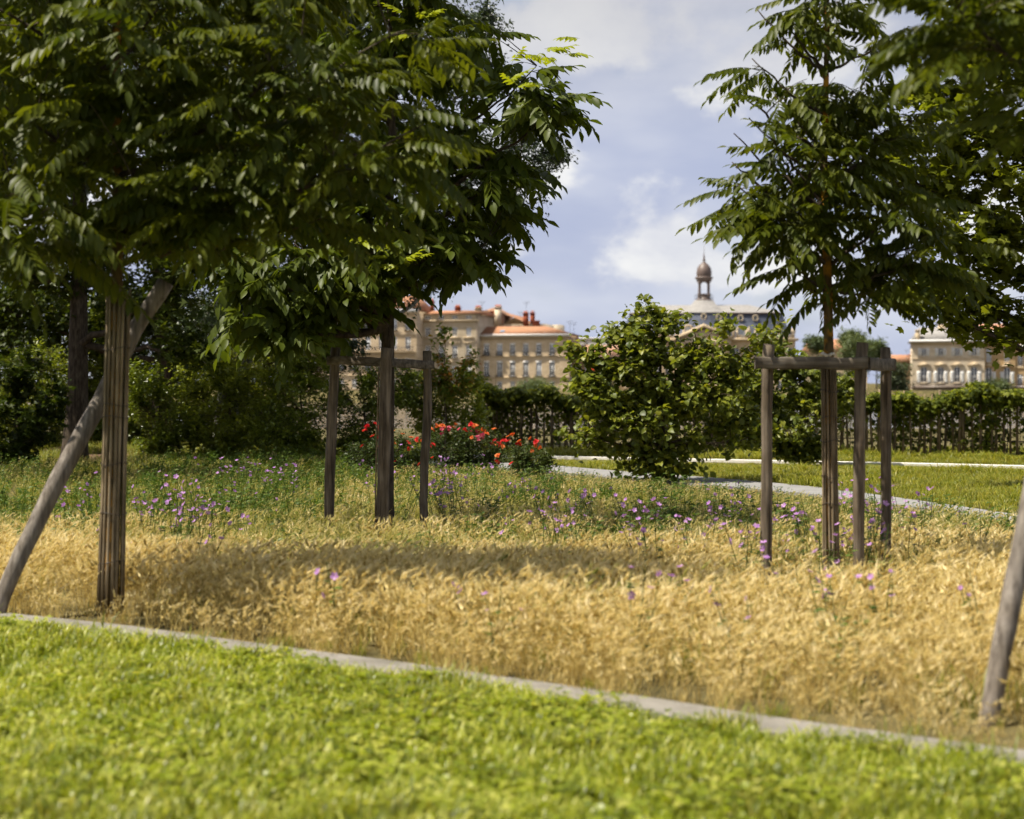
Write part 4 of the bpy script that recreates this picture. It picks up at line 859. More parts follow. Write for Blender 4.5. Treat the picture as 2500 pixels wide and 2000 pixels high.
# rose bushes
def bloom_geo(r, seed):
    rg = np.random.default_rng(seed); g = Geo()
    for k in range(14):
        a = k*2.4; rr = r*(.35+.65*k/13); tilt = 1.15-.95*k/13
        d = np.array((math.cos(a)*math.cos(tilt), math.sin(a)*math.cos(tilt), math.sin(tilt))); x = np.cross(d, UP); x /= np.linalg.norm(x)+1e-9; n = np.cross(x, d)
        v = np.array([(0, 0, 0), x*rr*.45+d*rr*.6+n*.1*rr, d*rr-n*.05*rr, -x*rr*.45+d*rr*.6+n*.1*rr]); g.add(v, [(0, 1, 2, 3)], r=rg.random())
    return g
BL = {c: [] for c in ('red_bloom', 'pink_bloom', 'orange_bloom')}
for c in BL:
    for k in range(3): me = bloom_geo(.055, k).mesh('bloom'); me.materials.append(M[c]); BL[c].append(me)
def rose(label, px, d, blobs, n, blooms, seed):
    T = shrub('rose_bush', label, px, d, blobs, LDI, M['leaf_rose'], n, 22, .05, seed, 'rose bushes at the meadow edge', .012, 0, .13, 'rose bush')
    b = np.array(T.location)
    rg = np.random.default_rng(seed)
    for bx_, by_, c, cnt in blooms:
        for k in range(cnt):
            sp = 0 if cnt == 1 else 9
            p = P(bx_+rg.normal(0, sp*1.6), by_+rg.normal(0, sp*.8), d-.35+rg.normal(0, .12))
            o = bpy.data.objects.new('bloom', BL[c][k % 3]); COL.objects.link(o); o.parent = T; o.location = p-b; o.rotation_euler = (R(45)+rg.normal(0, .35), rg.normal(0, .35), rg.uniform(0, 6.3)); s = rg.uniform(.75, 1.15); o.scale = (s, s, s)
rose('rose bush with scarlet blooms behind the middle guard posts', 920, 27, [B(890, 1110, 27, 60, 45, .5), B(960, 1100, 27, 70, 55, .5), B(1010, 1120, 27, 60, 45, .5)], 260,
     [(900, 1052, 'red_bloom', 7), (885, 1090, 'red_bloom', 1), (968, 1063, 'orange_bloom', 4), (962, 1075, 'pink_bloom', 3), (990, 1085, 'red_bloom', 4), (1015, 1080, 'orange_bloom', 4), (1052, 1088, 'red_bloom', 3), (955, 1127, 'red_bloom', 2), (1048, 1120, 'red_bloom', 2), (920, 1070, 'red_bloom', 2)], 51)
rose('wide rose bush covered in orange and pink blooms', 1140, 27.5, [B(1090, 1090, 27.5, 70, 55, .6), B(1160, 1085, 27.5, 75, 60, .6), B(1200, 1115, 27.3, 50, 40, .5)], 300,
     [(1062, 1045, 'orange_bloom', 7), (1085, 1047, 'pink_bloom', 9), (1100, 1045, 'orange_bloom', 4), (1142, 1052, 'red_bloom', 5), (1160, 1060, 'pink_bloom', 8), (1185, 1062, 'orange_bloom', 7), (1195, 1068, 'pink_bloom', 4), (1205, 1080, 'red_bloom', 6), (1215, 1085, 'orange_bloom', 3), (1150, 1035, 'orange_bloom', 3)], 52)
rose('low round rose bush with three red blooms, rightmost by the path', 1285, 25.8, [B(1280, 1120, 25.8, 65, 45, .5), B(1320, 1130, 25.7, 35, 35, .4)], 210,
     [(1250, 1068, 'orange_bloom', 3), (1256, 1086, 'red_bloom', 3), (1227, 1118, 'red_bloom', 2), (1290, 1090, 'orange_bloom', 4), (1215, 1113, 'orange_bloom', 1)], 53)

# ------------------------------------------------------------------ far trees across the river
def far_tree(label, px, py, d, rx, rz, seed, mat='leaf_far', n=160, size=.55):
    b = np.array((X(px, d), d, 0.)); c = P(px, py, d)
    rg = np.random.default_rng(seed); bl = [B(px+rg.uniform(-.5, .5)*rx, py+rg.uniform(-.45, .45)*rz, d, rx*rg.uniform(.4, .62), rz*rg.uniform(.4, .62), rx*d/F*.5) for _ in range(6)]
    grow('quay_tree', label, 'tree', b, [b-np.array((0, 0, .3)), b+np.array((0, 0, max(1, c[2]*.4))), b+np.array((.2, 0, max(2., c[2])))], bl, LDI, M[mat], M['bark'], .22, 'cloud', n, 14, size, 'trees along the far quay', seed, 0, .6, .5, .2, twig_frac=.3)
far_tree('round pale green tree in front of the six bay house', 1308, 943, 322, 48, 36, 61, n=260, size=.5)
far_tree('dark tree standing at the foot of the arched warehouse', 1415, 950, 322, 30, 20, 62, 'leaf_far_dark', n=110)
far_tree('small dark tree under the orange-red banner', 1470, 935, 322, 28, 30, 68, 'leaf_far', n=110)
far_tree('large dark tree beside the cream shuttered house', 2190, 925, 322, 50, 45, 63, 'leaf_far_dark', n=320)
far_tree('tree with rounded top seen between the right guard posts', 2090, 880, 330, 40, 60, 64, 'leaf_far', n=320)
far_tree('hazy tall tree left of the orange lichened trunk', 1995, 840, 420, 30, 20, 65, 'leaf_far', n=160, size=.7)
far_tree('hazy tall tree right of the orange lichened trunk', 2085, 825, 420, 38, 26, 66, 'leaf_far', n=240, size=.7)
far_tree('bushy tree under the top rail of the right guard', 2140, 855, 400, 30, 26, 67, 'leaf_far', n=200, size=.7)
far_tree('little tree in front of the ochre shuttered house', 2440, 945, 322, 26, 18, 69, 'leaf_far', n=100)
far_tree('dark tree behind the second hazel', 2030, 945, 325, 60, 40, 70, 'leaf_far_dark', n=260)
h = House('distant_house', 'far house with faded tiled roof beyond the dark trees', 1960, 2110, 440, 858, M['limestone'], depth=10); h.win(2000, 868, 880, 6, 'small'); h.walls(); h.roof(3.2, M['terracotta'], 2, 2)
h = House('distant_house', 'row of low red roofs far behind, left of the cream house', 2150, 2250, 460, 884, M['rough_stone'], depth=10); h.win(2200, 890, 899, 5, 'small'); h.walls(); h.roof(2.0, M['terracotta'], 0, 0); h.mast(2212, 853, 884, 2); h.chimney(2222, 10, 868, 884, 3, M['brick_red'], 2)
# ------------------------------------------------------------------ tree guards, stakes, wraps
def pole(g_pts, r, seed, sides=12, n=16, wob=.02):
    rg = np.random.default_rng(seed); p = np.asarray(g_pts, float); t = np.linspace(0, 1, len(p)); tt = np.linspace(0, 1, n)
    q = np.stack([np.interp(tt, t, p[:, c]) for c in range(3)], 1)
    q[1:-1] += np.cumsum(rg.normal(0, .0022, (n-2, 3)), 0)*np.array((1, 1, .2)); rr = r*(1+.05*np.sin(tt*rg.uniform(5, 11)+rg.uniform(0, 6)))
    return Geo().tube(q, rr, sides, .5, True, wob)
def oriented_post(name, pts, r, seed, mat, T):
    return part(name, pole(pts, r, seed), mat, T, sm=False)
def plank(a, b, hgt, th, seed, n=10):
    """board on edge from a to b, slightly warped, rounded edges"""
    rg = np.random.default_rng(seed); a, b = np.array(a, float), np.array(b, float); t = np.linspace(0, 1, n)[:, None]; c = a+(b-a)*t
    d = (b-a)/np.linalg.norm(b-a); s = np.cross(d, UP); s /= np.linalg.norm(s); e = .008
    pr = [(-hgt/2, -th/2+e), (-hgt/2+e, -th/2), (hgt/2-e, -th/2), (hgt/2, -th/2+e), (hgt/2, th/2-e), (hgt/2-e, th/2), (-hgt/2+e, th/2), (-hgt/2, th/2-e)]
    wz = np.cumsum(rg.normal(0, .0035, n))[:, None, None]; v = c[:, None]+np.array([UP*z_+s*y_ for z_, y_ in pr])[None]*(1+rg.normal(0, .015, (n, 8, 1)))+UP*wz
    i, j = np.meshgrid(np.arange(n-1), np.arange(8), indexing='ij'); k = (j+1) % 8
    g = Geo(); g.add(v.reshape(-1, 3), np.stack([i*8+j, (i+1)*8+j, (i+1)*8+k, i*8+k], -1).reshape(-1, 4), [(0, q+1, q) for q in range(1, 7)]+[((n-1)*8, (n-1)*8+q, (n-1)*8+q+1) for q in range(1, 7)]); return g
# middle guard
T = thing('tree_guard', 'three post wooden tree guard with two crossbars in the middle of the meadow', 'tree guard', (X(935, dB), dB-.3, 0), 0, 'wooden tree guards')
dl, df, dr = 16.7, 16.2, 16.9
oriented_post('post', [P(803, 1330, dl)*np.array((1, 1, 0))-UP*.05, P(806, 1150, dl), P(814, 1000, dl), P(820, 848, dl)], .05, 1, M['stake'], T)
oriented_post('post', [P(936, 1330, df)*np.array((1, 1, 0))-UP*.05, P(938, 1150, df), P(943, 1000, df), P(946, 850, df)], .058, 2, M['stake'], T)
oriented_post('post', [P(1034, 1330, dr)*np.array((1, 1, 0))-UP*.05, P(1034, 1150, dr), P(1042, 1000, dr), P(1043, 857, dr)], .043, 3, M['stake'], T)
part('crossbar', plank(P(800, 880, dl-.09), P(940, 883, df+.12), .085, .035, 4), M['rail'], T)
part('crossbar', plank(P(954, 884, df-.0), P(1057, 891, dr-.08), .085, .035, 5), M['rail'], T)
# right guard
T = thing('tree_guard', 'tree guard of three stakes and three crossbars at the right', 'tree guard', (X(2024, 12.4), 12.4, 0), 0, 'wooden tree guards')
dl, dr1, dr2 = 12.1, 12.1, 13.0
oriented_post('post', [P(1870, 1420, dl)*np.array((1, 1, 0))-UP*.05, P(1870, 1250, dl), P(1873, 1000, dl), P(1877, 842, dl)], .041, 6, M['stake'], T)
oriented_post('post', [P(2096, 1420, dr1)*np.array((1, 1, 0))-UP*.05, P(2098, 1250, dr1), P(2099, 1100, dr1), P(2102, 1060, dr1), P(2106, 837, dr1)], .041, 7, M['stake'], T)
oriented_post('post', [P(2164, 1420, dr2)*np.array((1, 1, 0))-UP*.05, P(2164, 1250, dr2), P(2163, 1000, dr2), P(2161, 850, dr2)], .041, 8, M['stake'], T)
part('crossbar', plank(P(1843, 885, dl-.07), P(2118, 885, dr1-.07), .085, .05, 9, 14), M['rail'], T)
part('crossbar', plank(P(2118, 886, dr1-.04), P(2182, 890, dr2-.06), .09, .04, 10), M['rail'], T)
part('crossbar', plank(P(1900, 893, dl+.10), P(2160, 897, dr2-.12), .06, .04, 11), M['rail'], T)
tag(part('tie', Geo().tube([P(2021+14*math.cos(t), 866+3*math.sin(t*3), 12.4+.045*math.sin(t)) for t in np.linspace(0, 6.3, 20)], .012, 5, cap=False), M['pale_stone'], T), 'knotted pale tie round the trunk')
# slanting stakes
T = thing('support_stake', 'thick grey stake slanting behind the slat wrapped trunk at left', 'stake', (X(-5, 10.75), 10.75, 0), 0, 'slanting support stakes')
part('pole', pole([P(-22, 1500, 10.75)*np.array((1, 1, 0))-UP*.05, P(15, 1430, 10.8), P(130, 1190, 11.0), P(255, 960, 11.2), P(330, 800, 11.3), P(405, 688, 11.35)], .056, 12, 12, 20), M['stake_grey'], T)
T = thing('support_stake', 'grey stake leaning at the right edge on bare soil', 'stake', (X(2408, 7.45), 7.45, 0), 0, 'slanting support stakes')
part('pole', pole([P(2404, 1772, 7.45)-UP*.05, P(2430, 1640, 7.5), P(2475, 1400, 7.6), P(2520, 1150, 7.7), P(2580, 900, 7.85)], .046, 13, 12, 20), M['stake_grey'], T)

def wrap(label, px0, px1, d, ztop, r, n, seed, wires):
    """slats bound round a trunk with wire"""
    rg = np.random.default_rng(seed); T = thing('trunk_wrap', label, 'trunk wrap', (X(px0, d), d, 0), 0, 'slat wraps round the trunks')
    def cen(z): return np.array((X(px0+(px1-px0)*z/ztop, d), d, z))
    for k in range(n):
        a = 2*math.pi*k/n+rg.normal(0, .05); w = 2*math.pi*r/n*rg.uniform(.72, .98)*.5; zt = ztop+rg.normal(0, .02); g = Geo(); m = 7; vs = []
        ro = r*rg.uniform(.94, 1.08); tw = rg.normal(0, .05)
        for z in np.linspace(.02, zt, m):
            aa = a+tw*(z/ztop-.5)+rg.normal(0, .006); c = cen(z); o = np.array((math.cos(aa), math.sin(aa), 0)); tg = np.array((-math.sin(aa), math.cos(aa), 0))
            rz = ro*(1.16-.16*min(1, z/.9))
            vs += [c+o*rz-tg*w, c+o*(rz+.008)-tg*w*.45, c+o*(rz+.008)+tg*w*.45, c+o*rz+tg*w, c+o*(rz-.006)]
        i, j = np.meshgrid(np.arange(m-1), np.arange(5), indexing='ij'); kk = (j+1) % 5
        g.add(np.array(vs), np.stack([i*5+j, i*5+kk, (i+1)*5+kk, (i+1)*5+j], -1).reshape(-1, 4), [(0, q+1, q) for q in range(1, 4)]+[((m-1)*5, (m-1)*5+q, (m-1)*5+q+1) for q in range(1, 4)], r=rg.random())
        part('slat', g, M['slat'], T)
    for z in wires:
        c = cen(z); part('wire', Geo().tube([c+np.array((math.cos(t)*(r*1.06+.012), math.sin(t)*(r*1.06+.012), .01*math.sin(2*t+z*9))) for t in np.linspace(0, 2*math.pi, 25)], .0028, 4, cap=False), M['wire'], T)
wrap('tall weathered slats wired round the trunk of the left tree', 270, 290, 11.0, Z(706, 11), .068, 15, 71, (.35, .66, .98, 1.28, 1.36, 1.72))
wrap('brown cane slats wired round the trunk in the right guard', 2030, 2023, 12.4, Z(893, 12.4), .05, 13, 72, (.3, .62, .82, 1.08, 1.25, 1.44))
T = thing('trunk_wrap', 'narrow strip of thin canes along the left side of the middle trunk', 'trunk wrap', (X(925, 16.3), 16.3, 0), 0, 'slat wraps round the trunks')
for k in range(3): part('slat', pole([P(915+4.5*k, 1330, 16.3)*np.array((1, 1, 0)), P(919+4.5*k, 1100, 16.3), P(925+4*k, 897, 16.3)], .008, 80+k, 6, 8), M['slat'], T)

# ------------------------------------------------------------------ picket fence with creeper
FA, FB = np.array((X(1165, 37.0), 37.0)), np.array((X(2640, 33.6), 33.6))
T = thing('picket_fence', 'rustic fence of uneven split pickets overgrown with creeper', 'fence', (*FA, 0))
rg = np.random.default_rng(5); fl = np.linalg.norm(FB-FA); fd = (FB-FA)/fl; u = 0
while u < fl:
    b = FA+fd*u; hgt = 1.3+rg.normal(0, .05); w = rg.uniform(.022, .042); lean = rg.normal(0, .03); g = Geo()
    g.tube([(b[0], b[1]+rg.normal(0, .012), -.02), (b[0]+lean*.5+rg.normal(0, .01), b[1], hgt*.5), (b[0]+lean, b[1], hgt)], [w, w*.95, w*.6], 6, .5, True, .1); part('picket', g, M['picket'], T)
    u += rg.uniform(.085, .2)
for z in (.35, 1.05):
    g = Geo(); g.tube([(*(FA+fd*q+np.array((0, .05))), z+.02*math.sin(q)) for q in np.linspace(0, fl, 40)], .012, 5); part('rail_wire', g, M['wire'], T)
T = thing('creeper_vine', 'bright creeper spilling over the top of the picket fence', 'vine', (*FA, 0))
g = Geo(); n = 34000; uu = rg.random(n)*fl
top = 1.33+.10*np.sin(uu*1.9)+.07*np.sin(uu*4.3+1)+.05*np.sin(uu*9.1)
kind = rg.random(n); zz = np.where(kind < .5, top-np.abs(rg.normal(0, .16, n)), top*rg.random(n)**.7)
dens = .5+.5*np.sin(uu*1.35+.6)+.3*np.sin(uu*3.7)
keep = (kind < .5) | (rg.random(n) < np.clip(dens-.15, .3, 1)); uu, zz, top = uu[keep], zz[keep], top[keep]; n = len(uu)
off = rg.normal(.03, .15, n)*np.clip((zz-.1)/1.0, .35, 1.2)+.05*(kind[keep] >= .5)+.06*(kind[keep] >= .75)
pos = np.stack([FA[0]+fd[0]*uu, FA[1]+fd[1]*uu+off, np.maximum(zz, .05)], 1)
D = rg.standard_normal((n, 3))*np.array((.7, .6, .4))+np.array((0, -.45, -.55)); N = rg.standard_normal((n, 3))*.4+np.array((0, -.35, 1))
L5 = [leaf_lobed(5, .3, 1.7), leaf_simple(.6)]
s = rg.random(n) < .6
for l, k in ((L5[0], s), (L5[1], ~s)): g.inst(l, pos[k], frames(D[k], N[k]), rg.uniform(.09, .16, k.sum()))
o = part('foliage', g, M['leaf_vine'], T); o['kind'] = 'stuff'
g = Geo()
for k in range(46):   # stems climbing the pickets and tendrils reaching above
    q = rg.random()*fl; b = FA+fd*q; hh = rg.uniform(1.0, 1.6); g.tube([(b[0], b[1]-.05, 0), (b[0]+rg.normal(0, .12), b[1]-.06, hh*.5), (b[0]+rg.normal(0, .2), b[1]-.04, hh)], [.009, .006, .003], 4, cap=False)
part('stems', g, M['twig'], T)['kind'] = 'stuff'

# ------------------------------------------------------------------ grasses (scattered clumps)
def scatter(name, label, pts, rot, scl, idx, meshes, mat, parent=None):
    """one object: clumps set on points by geometry nodes"""
    co = bpy.data.collections.new(name+'_clumps')
    for k, me in enumerate(meshes):
        if not me.materials: me.materials.append(mat)
        co.objects.link(bpy.data.objects.new('grass_clump', me))
    me = bpy.data.meshes.new(name); me.vertices.add(len(pts)); me.vertices.foreach_set('co', np.asarray(pts, 'f').ravel())
    a = me.attributes.new('rot', 'FLOAT_VECTOR', 'POINT'); a.data.foreach_set('vector', np.asarray(rot, 'f').ravel())
    a = me.attributes.new('scl', 'FLOAT', 'POINT'); a.data.foreach_set('value', np.asarray(scl, 'f'))
    a = me.attributes.new('idx', 'INT', 'POINT'); a.data.foreach_set('value', np.asarray(idx, 'i'))
    o = bpy.data.objects.new(name, me); COL.objects.link(o); tag(o, label, 'grass', None, 'stuff')
    ng = bpy.data.node_groups.new(name, 'GeometryNodeTree'); ng.interface.new_socket('Geometry', in_out='INPUT', socket_type='NodeSocketGeometry'); ng.interface.new_socket('Geometry', in_out='OUTPUT', socket_type='NodeSocketGeometry')
    gi, go = ng.nodes.new('NodeGroupInput'), ng.nodes.new('NodeGroupOutput'); ip = ng.nodes.new('GeometryNodeInstanceOnPoints'); ci = ng.nodes.new('GeometryNodeCollectionInfo')
    ci.inputs['Collection'].default_value = co; ci.inputs['Separate Children'].default_value = True; ci.inputs['Reset Children'].default_value = True
    def na(nm, ty): x = ng.nodes.new('GeometryNodeInputNamedAttribute'); x.data_type = ty; x.inputs['Name'].default_value = nm; return x.outputs['Attribute']
    er = ng.nodes.new('FunctionNodeEulerToRotation'); L_ = ng.links.new
    L_(gi.outputs[0], ip.inputs['Points']); L_(ci.outputs[0], ip.inputs['Instance']); ip.inputs['Pick Instance'].default_value = True
    L_(na('idx', 'INT'), ip.inputs['Instance Index']); L_(na('rot', 'FLOAT_VECTOR'), er.inputs[0]); L_(er.outputs[0], ip.inputs['Rotation']); L_(na('scl', 'FLOAT'), ip.inputs['Scale']); L_(ip.outputs[0], go.inputs[0])
    md = o.modifiers.new('scatter', 'NODES'); md.node_group = ng
    return o
def strip(g, pts, w, side, r):
    p = np.asarray(pts, float); n = len(p); w = np.broadcast_to(w, (n,)); v = np.concatenate([p-side*w[:, None], p+side*w[:, None]]); i = np.arange(n-1)
    g.add(v, np.stack([i, i+1, n+i+1, n+i], 1), r=r)
def barley_clump(seed, nst=14, hgt=.34, rad=.09, green=0):
    rg = np.random.default_rng(seed); g = Geo(); wind = np.array((.5, -.1, 0))
    for k in range(nst):
        a = rg.uniform(0, 6.3); rr = rad*rg.random()**.5; b = np.array((rr*math.cos(a), rr*math.sin(a), 0)); hh = hgt*rg.uniform(.6, 1.12)
        ln = np.array((rg.normal(0, .10), rg.normal(0, .10), 0))+wind*hh*.18; top = b+ln+UP*hh; m = b+ln*.3+UP*hh*.55
        pts = bez(b, m, top, 4); sd = np.array((math.cos(a+1), math.sin(a+1), 0)); tone = rg.random(); strip(g, pts, .0016, sd, tone*.5)
        d = top-m+wind*.10+np.array((rg.normal(0, .10), rg.normal(0, .10), -.02)); d = d/np.linalg.norm(d); x = np.cross(d, UP+rg.normal(0, .3, 3)); x /= np.linalg.norm(x); z = np.cross(x, d)
        hl = rg.uniform(.05, .08); w = rg.uniform(.008, .013)
        for ax in (x, z):      # seed head: crossed spindles
            g.add([top, top+d*hl*.35-ax*w, top+d*hl*.9, top+d*hl*.35+ax*w], [(0, 1, 2, 3)], r=tone)
        for q in range(9):     # awns
            t = rg.uniform(.1, .8); an = q*2.4; o = (x*math.cos(an)+z*math.sin(an)); s = top+d*hl*t; e = s+d*rg.uniform(.04, .07)+o*rg.uniform(.010, .026); sd2 = np.cross(e-s, o); sd2 /= np.linalg.norm(sd2)+1e-9
            g.add([s-sd2*.0017, s+sd2*.0017, e], None, [(0, 1, 2)], r=min(1, tone*.6+.4))
    for k in range(7):     # dry blades at the foot
        a = rg.uniform(0, 6.3); b = np.array((rad*rg.normal(0, .6), rad*rg.normal(0, .6), 0)); o = np.array((math.cos(a), math.sin(a), 0)); l = rg.uniform(.1, .22)
        strip(g, bez(b, b+o*l*.2+UP*l*.7, b+o*l*.8+UP*l*.75, 4), np.array((.003, .0035, .002, .0003)), np.array((-o[1], o[0], 0)), rg.random()*.4)
    return g.mesh('barley_clump')
def blade_clump(seed, n=26, hgt=.2, rad=.09, w=.0035, bend=.6):
    rg = np.random.default_rng(seed); g = Geo()
    for k in range(n):
        a = rg.uniform(0, 6.3); rr = rad*rg.random()**.5; b = np.array((rr*math.cos(a), rr*math.sin(a), 0)); a2 = rg.uniform(0, 6.3); o = np.array((math.cos(a2), math.sin(a2), 0)); l = hgt*rg.uniform(.5, 1.2)
        strip(g, bez(b, b+o*l*.15*bend+UP*l*.8, b+o*l*bend+UP*l*rg.uniform(.6, 1), 5), np.array((.7, 1, .9, .6, .08))*w, np.array((-o[1], o[0], 0)), rg.random())
    return g.mesh('grass_clump')
def weed_clump(seed, hgt=.3, n=7):
    rg = np.random.default_rng(seed); g = Geo(); pos = []; D = []
    for k in range(n):
        a = rg.uniform(0, 6.3); b = np.array((.05*math.cos(a), .05*math.sin(a), 0)); top = b+np.array((rg.normal(0, .08), rg.normal(0, .08), hgt*rg.uniform(.6, 1.1))); st = bez(b, (b+top)/2+rg.normal(0, .02, 3), top, 5)
        strip(g, st, .002, np.array((1, 0, 0)), .3)
        for q in range(7): t = rg.uniform(.15, 1); pos.append(b+(top-b)*t); aa = rg.uniform(0, 6.3); D.append((math.cos(aa), math.sin(aa), rg.uniform(-.2, .6)))
    pos, D = np.array(pos), np.array(D); g.inst(LO[0], pos, frames(D, np.tile(UP, (len(D), 1))+rg.normal(0, .3, D.shape)), rg.uniform(.03, .06, len(D)), rg.random(len(D)))
    return g.mesh('weed_clump')
def clover_clump(seed, n=22, rad=.09):
    rg = np.random.default_rng(seed); g = Geo(); pos = []; D = []
    for k in range(n):
        c = np.array((rg.normal(0, rad*.6), rg.normal(0, rad*.6), rg.uniform(.02, .065))); a0 = rg.uniform(0, 6.3)
        for q in range(3): aa = a0+q*2.09; pos.append(c); D.append((math.cos(aa), math.sin(aa), rg.uniform(-.1, .4)))
    pos, D = np.array(pos), np.array(D); g.inst(leaf_oval(.8, .05, 0), pos, frames(D, np.tile(UP, (len(D), 1))+rg.normal(0, .25, D.shape)), rg.uniform(.014, .024, len(D)), np.repeat(rg.random(n), 3))
    return g.mesh('clover_clump')
def vnoise(x, y, s, seed):
    """cheap smooth value noise"""
    rg = np.random.default_rng(seed); t = rg.random((64, 64)); u, v = x/s+50, y/s+50; i, j = np.floor(u).astype(int), np.floor(v).astype(int); a, b = u-i, v-j; a, b = a*a*(3-2*a), b*b*(3-2*b)
    q = lambda p, r_: t[p % 64, r_ % 64]
    return (q(i, j)*(1-a)+q(i+1, j)*a)*(1-b)+(q(i, j+1)*(1-a)+q(i+1, j+1)*a)*b
rg = np.random.default_rng(99)
def field(n, y0, y1, margin=1.12):
    y = np.sqrt(rg.random(n)*(y1**2-y0**2)+y0**2); x = (rg.random(n)-.5)*2*.3*y*margin+rg.normal(0, .05, n); return x, y
def rotz(n, tilt=.08): return np.stack([rg.normal(0, tilt, n), rg.normal(0, tilt, n), rg.uniform(-.7, .7, n)], 1)
stakes = np.array([(X(803, 16.7), 16.7), (X(936, 16.2), 16.2), (X(1034, 16.9), 16.9), (X(1870, 12.1), 12.1), (X(2030, 12.4), 12.4), (X(2096, 12.1), 12.1), (X(2164, 13), 13), (X(270, 11), 11), (X(0, 10.75), 10.75), (X(2405, 7.45), 7.45)])
def clear(x, y, r=.13, front=.0):
    k = np.ones(len(x), bool)
    for a, b in stakes: k &= np.hypot(x-a, (y-b)) > r
    return k
def near_path(x, y): return np.where((x > PX[0]-.5), np.clip((path_y(x)-1.2-y)/3.2, .28, 1), 1)
def meadow_mask(x, y): return (y > kerb_y(x)+.17) & ((x < PX[0]-.5) & (y < 31) | (x >= PX[0]-.5) & (y < path_y(x)-1.0-.35*vnoise(x, y, .5, 51)))
# dryness 0..1 over the meadow: straw gold in front, greener towards the far and right side
def dry(x, y): return np.clip(1.15-(y-10.8)/7+.8*(vnoise(x, y, 2.1, 3)-.5)+.7*(vnoise(x, y, .8, 4)-.5)-.25*np.clip((x-.5)/4, 0, 1)*(y > 12.5)-.25*((x < -1.5) & (y > 17)), np.where((x > -2.2) & (y > 12), .28, 0), 1)
x, y = field(19000, 6.2, 31); k = meadow_mask(x, y) & clear(x, y); x, y = x[k], y[k]
dr_ = dry(x, y); sel = rg.random(len(x)) < (.18+.82*dr_)
shortn = np.clip((y-kerb_y(x)+.3)/1.1, .6, 1)
gx, gy = x[sel], y[sel]; n = len(gx)
gold = rg.random(n) < dr_[sel]*1.15-.1
def far_(y, x=None):
    f_ = np.clip(.92-(y-9)/24, .5, .88)
    if x is not None:
        for a, b in stakes: f_ = np.where((np.abs(x-a) < .22) & (y < b) & (y > b-1.1), np.minimum(f_, .42), f_)
    return f_

sc_ = rg.uniform(.75, 1.15, n)*shortn[sel]*(.85+.3*vnoise(gx, gy, 1.3, 8))*far_(gy, gx)*near_path(gx, gy)
scatter('barley', 'golden dry wall barley covering the meadow', np.stack([gx[gold], gy[gold], np.zeros(gold.sum())], 1), rotz(gold.sum()), sc_[gold], rg.integers(0, 5, gold.sum()), [barley_clump(100+q) for q in range(5)], M['barley'])
k = ~gold; scatter('green_barley', 'half green barley in the back of the meadow', np.stack([gx[k], gy[k], np.zeros(k.sum())], 1), rotz(k.sum()), sc_[k], rg.integers(0, 4, k.sum()), [barley_clump(200+q, 11) for q in range(4)], M['barley_green'])
x, y = field(9000, 6.5, 31); k = meadow_mask(x, y) & (rg.random(len(x)) < .30+.7*(1-dry(x, y))) & clear(x, y, .07); x, y = x[k], y[k]; n = len(x)
scatter('meadow_grass', 'green grass blades between the barley', np.stack([x, y, np.zeros(n)], 1), rotz(n), rg.uniform(.7, 1.3, n)*np.clip((y-kerb_y(x))/1.2,   .5, 1)*far_(y, x)*near_path(x, y), rg.integers(0, 4, n), [blade_clump(300+q, 24, .21, .1, .004) for q in range(4)], M['grass'])
x, y = field(4200, 7.5, 31); k = meadow_mask(x, y) & (rg.random(len(x)) < np.clip(.04+.75*(1-dry(x, y))*(vnoise(x, y, 1.2, 12) > .4), 0, 1)); x, y = x[k], y[k]; n = len(x)
scatter('meadow_weeds', 'leafy green weeds in the meadow', np.stack([x, y, np.zeros(n)], 1), rotz(n), rg.uniform(.6, 1.2, n)*near_path(x, y), rg.integers(0, 3, n), [weed_clump(400+q) for q in range(3)], M['weed'])
# mown grass beyond the path and along the fence
x, y = field(16000, 17, 37.5); py_ = path_y(x); wy = np.interp(x, WX, WY); k = (x > PX[0]-.5) & (y > py_+1.0+.35*vnoise(x, y, .5, 52)) & (np.abs(y-wy) > .45) & (y < 36.6); x, y = x[k], y[k]; n = len(x)
scatter('mown_grass', 'short sunny grass between the grey path and the fence', np.stack([x, y, np.zeros(n)], 1), rotz(n), rg.uniform(.5, 1.0, n)*(1+.5*(vnoise(x, y, 1.1, 20) > .6))*np.where(y < np.interp(x, WX, WY), np.clip((np.interp(x, WX, WY)-.3-y)/2.5, .35, 1), 1), rg.integers(0, 4, n), [blade_clump(500+q, 26, .13, .13, .005, .8) for q in range(4)], M['grass'])
x = rg.uniform(-12, -1.2, 5000); y = rg.uniform(29, 42, 5000); k = (vnoise(x, y, 1.3, 31) > .35) & (np.abs(x) < y*.33); x, y = x[k], y[k]; n = len(x)
scatter('undergrowth', 'thin grass under the dark hedge', np.stack([x, y, np.zeros(n)], 1), rotz(n), rg.uniform(.5, 1.1, n), rg.integers(0, 4, n), [blade_clump(550+q, 20, .2, .1, .004) for q in range(4)], M['grass'])
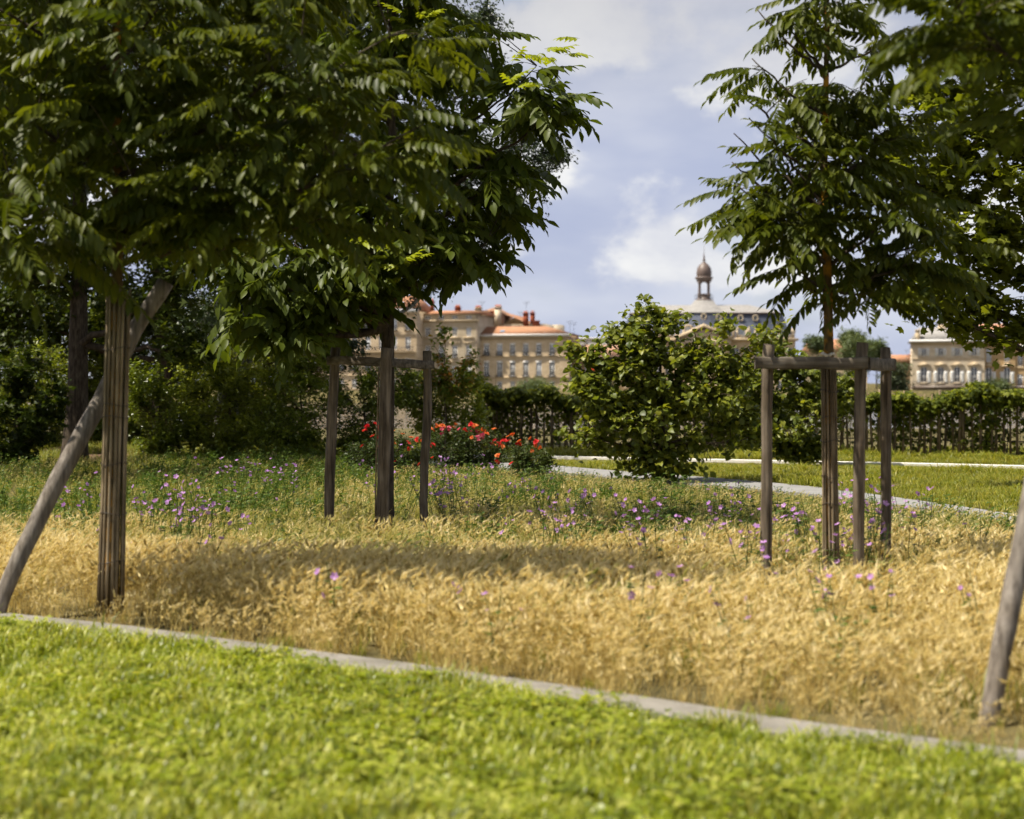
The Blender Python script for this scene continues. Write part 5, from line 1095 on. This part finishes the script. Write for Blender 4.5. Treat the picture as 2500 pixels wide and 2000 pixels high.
# lawn in front of the kerb
x, y = field(9500, 4.2, 11.5, 1.2); k = (y < kerb_y(x)-.2); x, y = x[k], y[k]; n = len(x)
scatter('lawn_grass', 'bright green lawn blurred in the foreground', np.stack([x, y, np.full(n, .02)], 1), rotz(n), rg.uniform(.6, 1.2, n)*(.75+.5*vnoise(x, y, .35, 40)), rg.integers(0, 4, n), [blade_clump(600+q, 30, .085, .075, .0032, .7) for q in range(4)], M['lawn'])
x, y = field(3000, 4.2, 11.5, 1.2); k = (y < kerb_y(x)-.1) & (vnoise(x, y, .45, 44) > .5); x, y = x[k], y[k]; n = len(x)
scatter('dry_lawn_grass', 'paler longer grass patches in the foreground lawn', np.stack([x, y, np.full(n, .02)], 1), rotz(n), rg.uniform(.7, 1.3, n), rg.integers(0, 4, n), [blade_clump(650+q, 22, .10, .08, .003, .7) for q in range(4)], M['grass'])
x, y = field(3200, 4.2, 11.5, 1.2); k = (y < kerb_y(x)-.2) & (vnoise(x, y, .5, 41) > .45); x, y = x[k], y[k]; n = len(x)
scatter('clover', 'clover leaves mixed in the foreground lawn', np.stack([x, y, np.full(n, .02)], 1), rotz(n), rg.uniform(.8, 1.5, n), rg.integers(0, 3, n), [clover_clump(700+q) for q in range(3)], M['lawn'])

# ------------------------------------------------------------------ mallows
def petal_mesh(seed):
    rg = np.random.default_rng(seed); g = Geo()
    for k in range(5):
        a = k*2*math.pi/5; d = np.array((math.cos(a), math.sin(a), .35)); x = np.array((-math.sin(a), math.cos(a), 0)); r = .024
        g.add([(0, 0, 0), d*r*.6-x*r*.38, d*r-x*r*.25, d*r+x*r*.25, d*r*.6+x*r*.38], None, [(0, 2, 1), (0, 3, 2), (0, 4, 3)], r=rg.random())
    me = g.mesh('flower'); me.materials.append(M['mallow']); return me
PM = [petal_mesh(k) for k in range(3)]
def mallow_proto(seed):
    rg = np.random.default_rng(seed); g = Geo(); pos = []; D = []; fl_ = []
    for k in range(3):
        b = np.array((rg.normal(0, .02), rg.normal(0, .02), 0)); top = b+np.array((rg.normal(0, .09), rg.normal(0, .09), rg.uniform(.36, .56))); st = bez(b, (b+top)/2+rg.normal(0, .03, 3), top, 6); g.tube(st, np.linspace(.0035, .002, 6), 4, .3, False)
        for q in range(6): t = rg.uniform(.2, .95); pos.append(b+(top-b)*t); aa = rg.uniform(0, 6.3); D.append((math.cos(aa), math.sin(aa), .2))
        fl_ += [top, b+(top-b)*rg.uniform(.72, .9)+rg.normal(0, .02, 3)]
    pos, D = np.array(pos), np.array(D); lg = Geo().inst(leaf_lobed(5, .5, 1.8), pos, frames(D, np.tile(UP, (len(D), 1))), rg.uniform(.03, .055, len(D)))
    sm, lm = g.mesh('stem'), lg.mesh('leaves'); sm.materials.append(M['weed']); lm.materials.append(M['weed']); return sm, lm, fl_
MP = [mallow_proto(k) for k in range(5)]
spots = [('pink purple mallow in flower in front of the rose bushes', 1120, 1190, 110, 45, 34), ('pink purple mallow in flower right of the slat wrapped left trunk', 440, 1270, 130, 60, 34), ('mallow in flower between the slanting pole and the wrapped trunk', 210, 1230, 60, 40, 5),
         ('purple mallow in flower around the right tree guard', 2010, 1290, 330, 75, 60), ('small mallow in flower in the open meadow between the two guards', 1480, 1270, 200, 70, 30), ('mallow in flower in the shady meadow before the hedge', 620, 1180, 180, 35, 26), ('mallow in flower standing in the golden barley at the right', 2020, 1480, 330, 50, 9), ('tall mallow in flower in the golden foreground barley', 1050, 1460, 220, 60, 5)]
for lab, cx, cy, sx, sy, cnt in spots:
    for k in range(cnt):
        px, py = cx+rg.normal(0, sx*.6), cy+rg.normal(0, sy*.55); d = gd(py, 1.18); x = X(px, d)
        if not meadow_mask(np.array([x]), np.array([d]))[0]: continue
        sm, lm, fl_ = MP[k % 5]; T = thing('mallow', lab, 'flower', (x, d, 0), rg.uniform(0, 6.3), 'mallows: '+lab.split(' in flower ')[1]); s = rg.uniform(.8, 1.2); T.scale = (s, s, s)
        sub('stem', sm, T, (0, 0, 0)); sub('leaves', lm, T, (0, 0, 0))
        for q in range(rg.integers(2, 6)):
            o = sub('flower', PM[q % 3], T, fl_[q % len(fl_)]); o.rotation_euler = (rg.normal(0, .6), rg.normal(0, .6), rg.uniform(0, 6)); f_ = rg.uniform(.62, .98); o.scale = (f_, f_, f_)
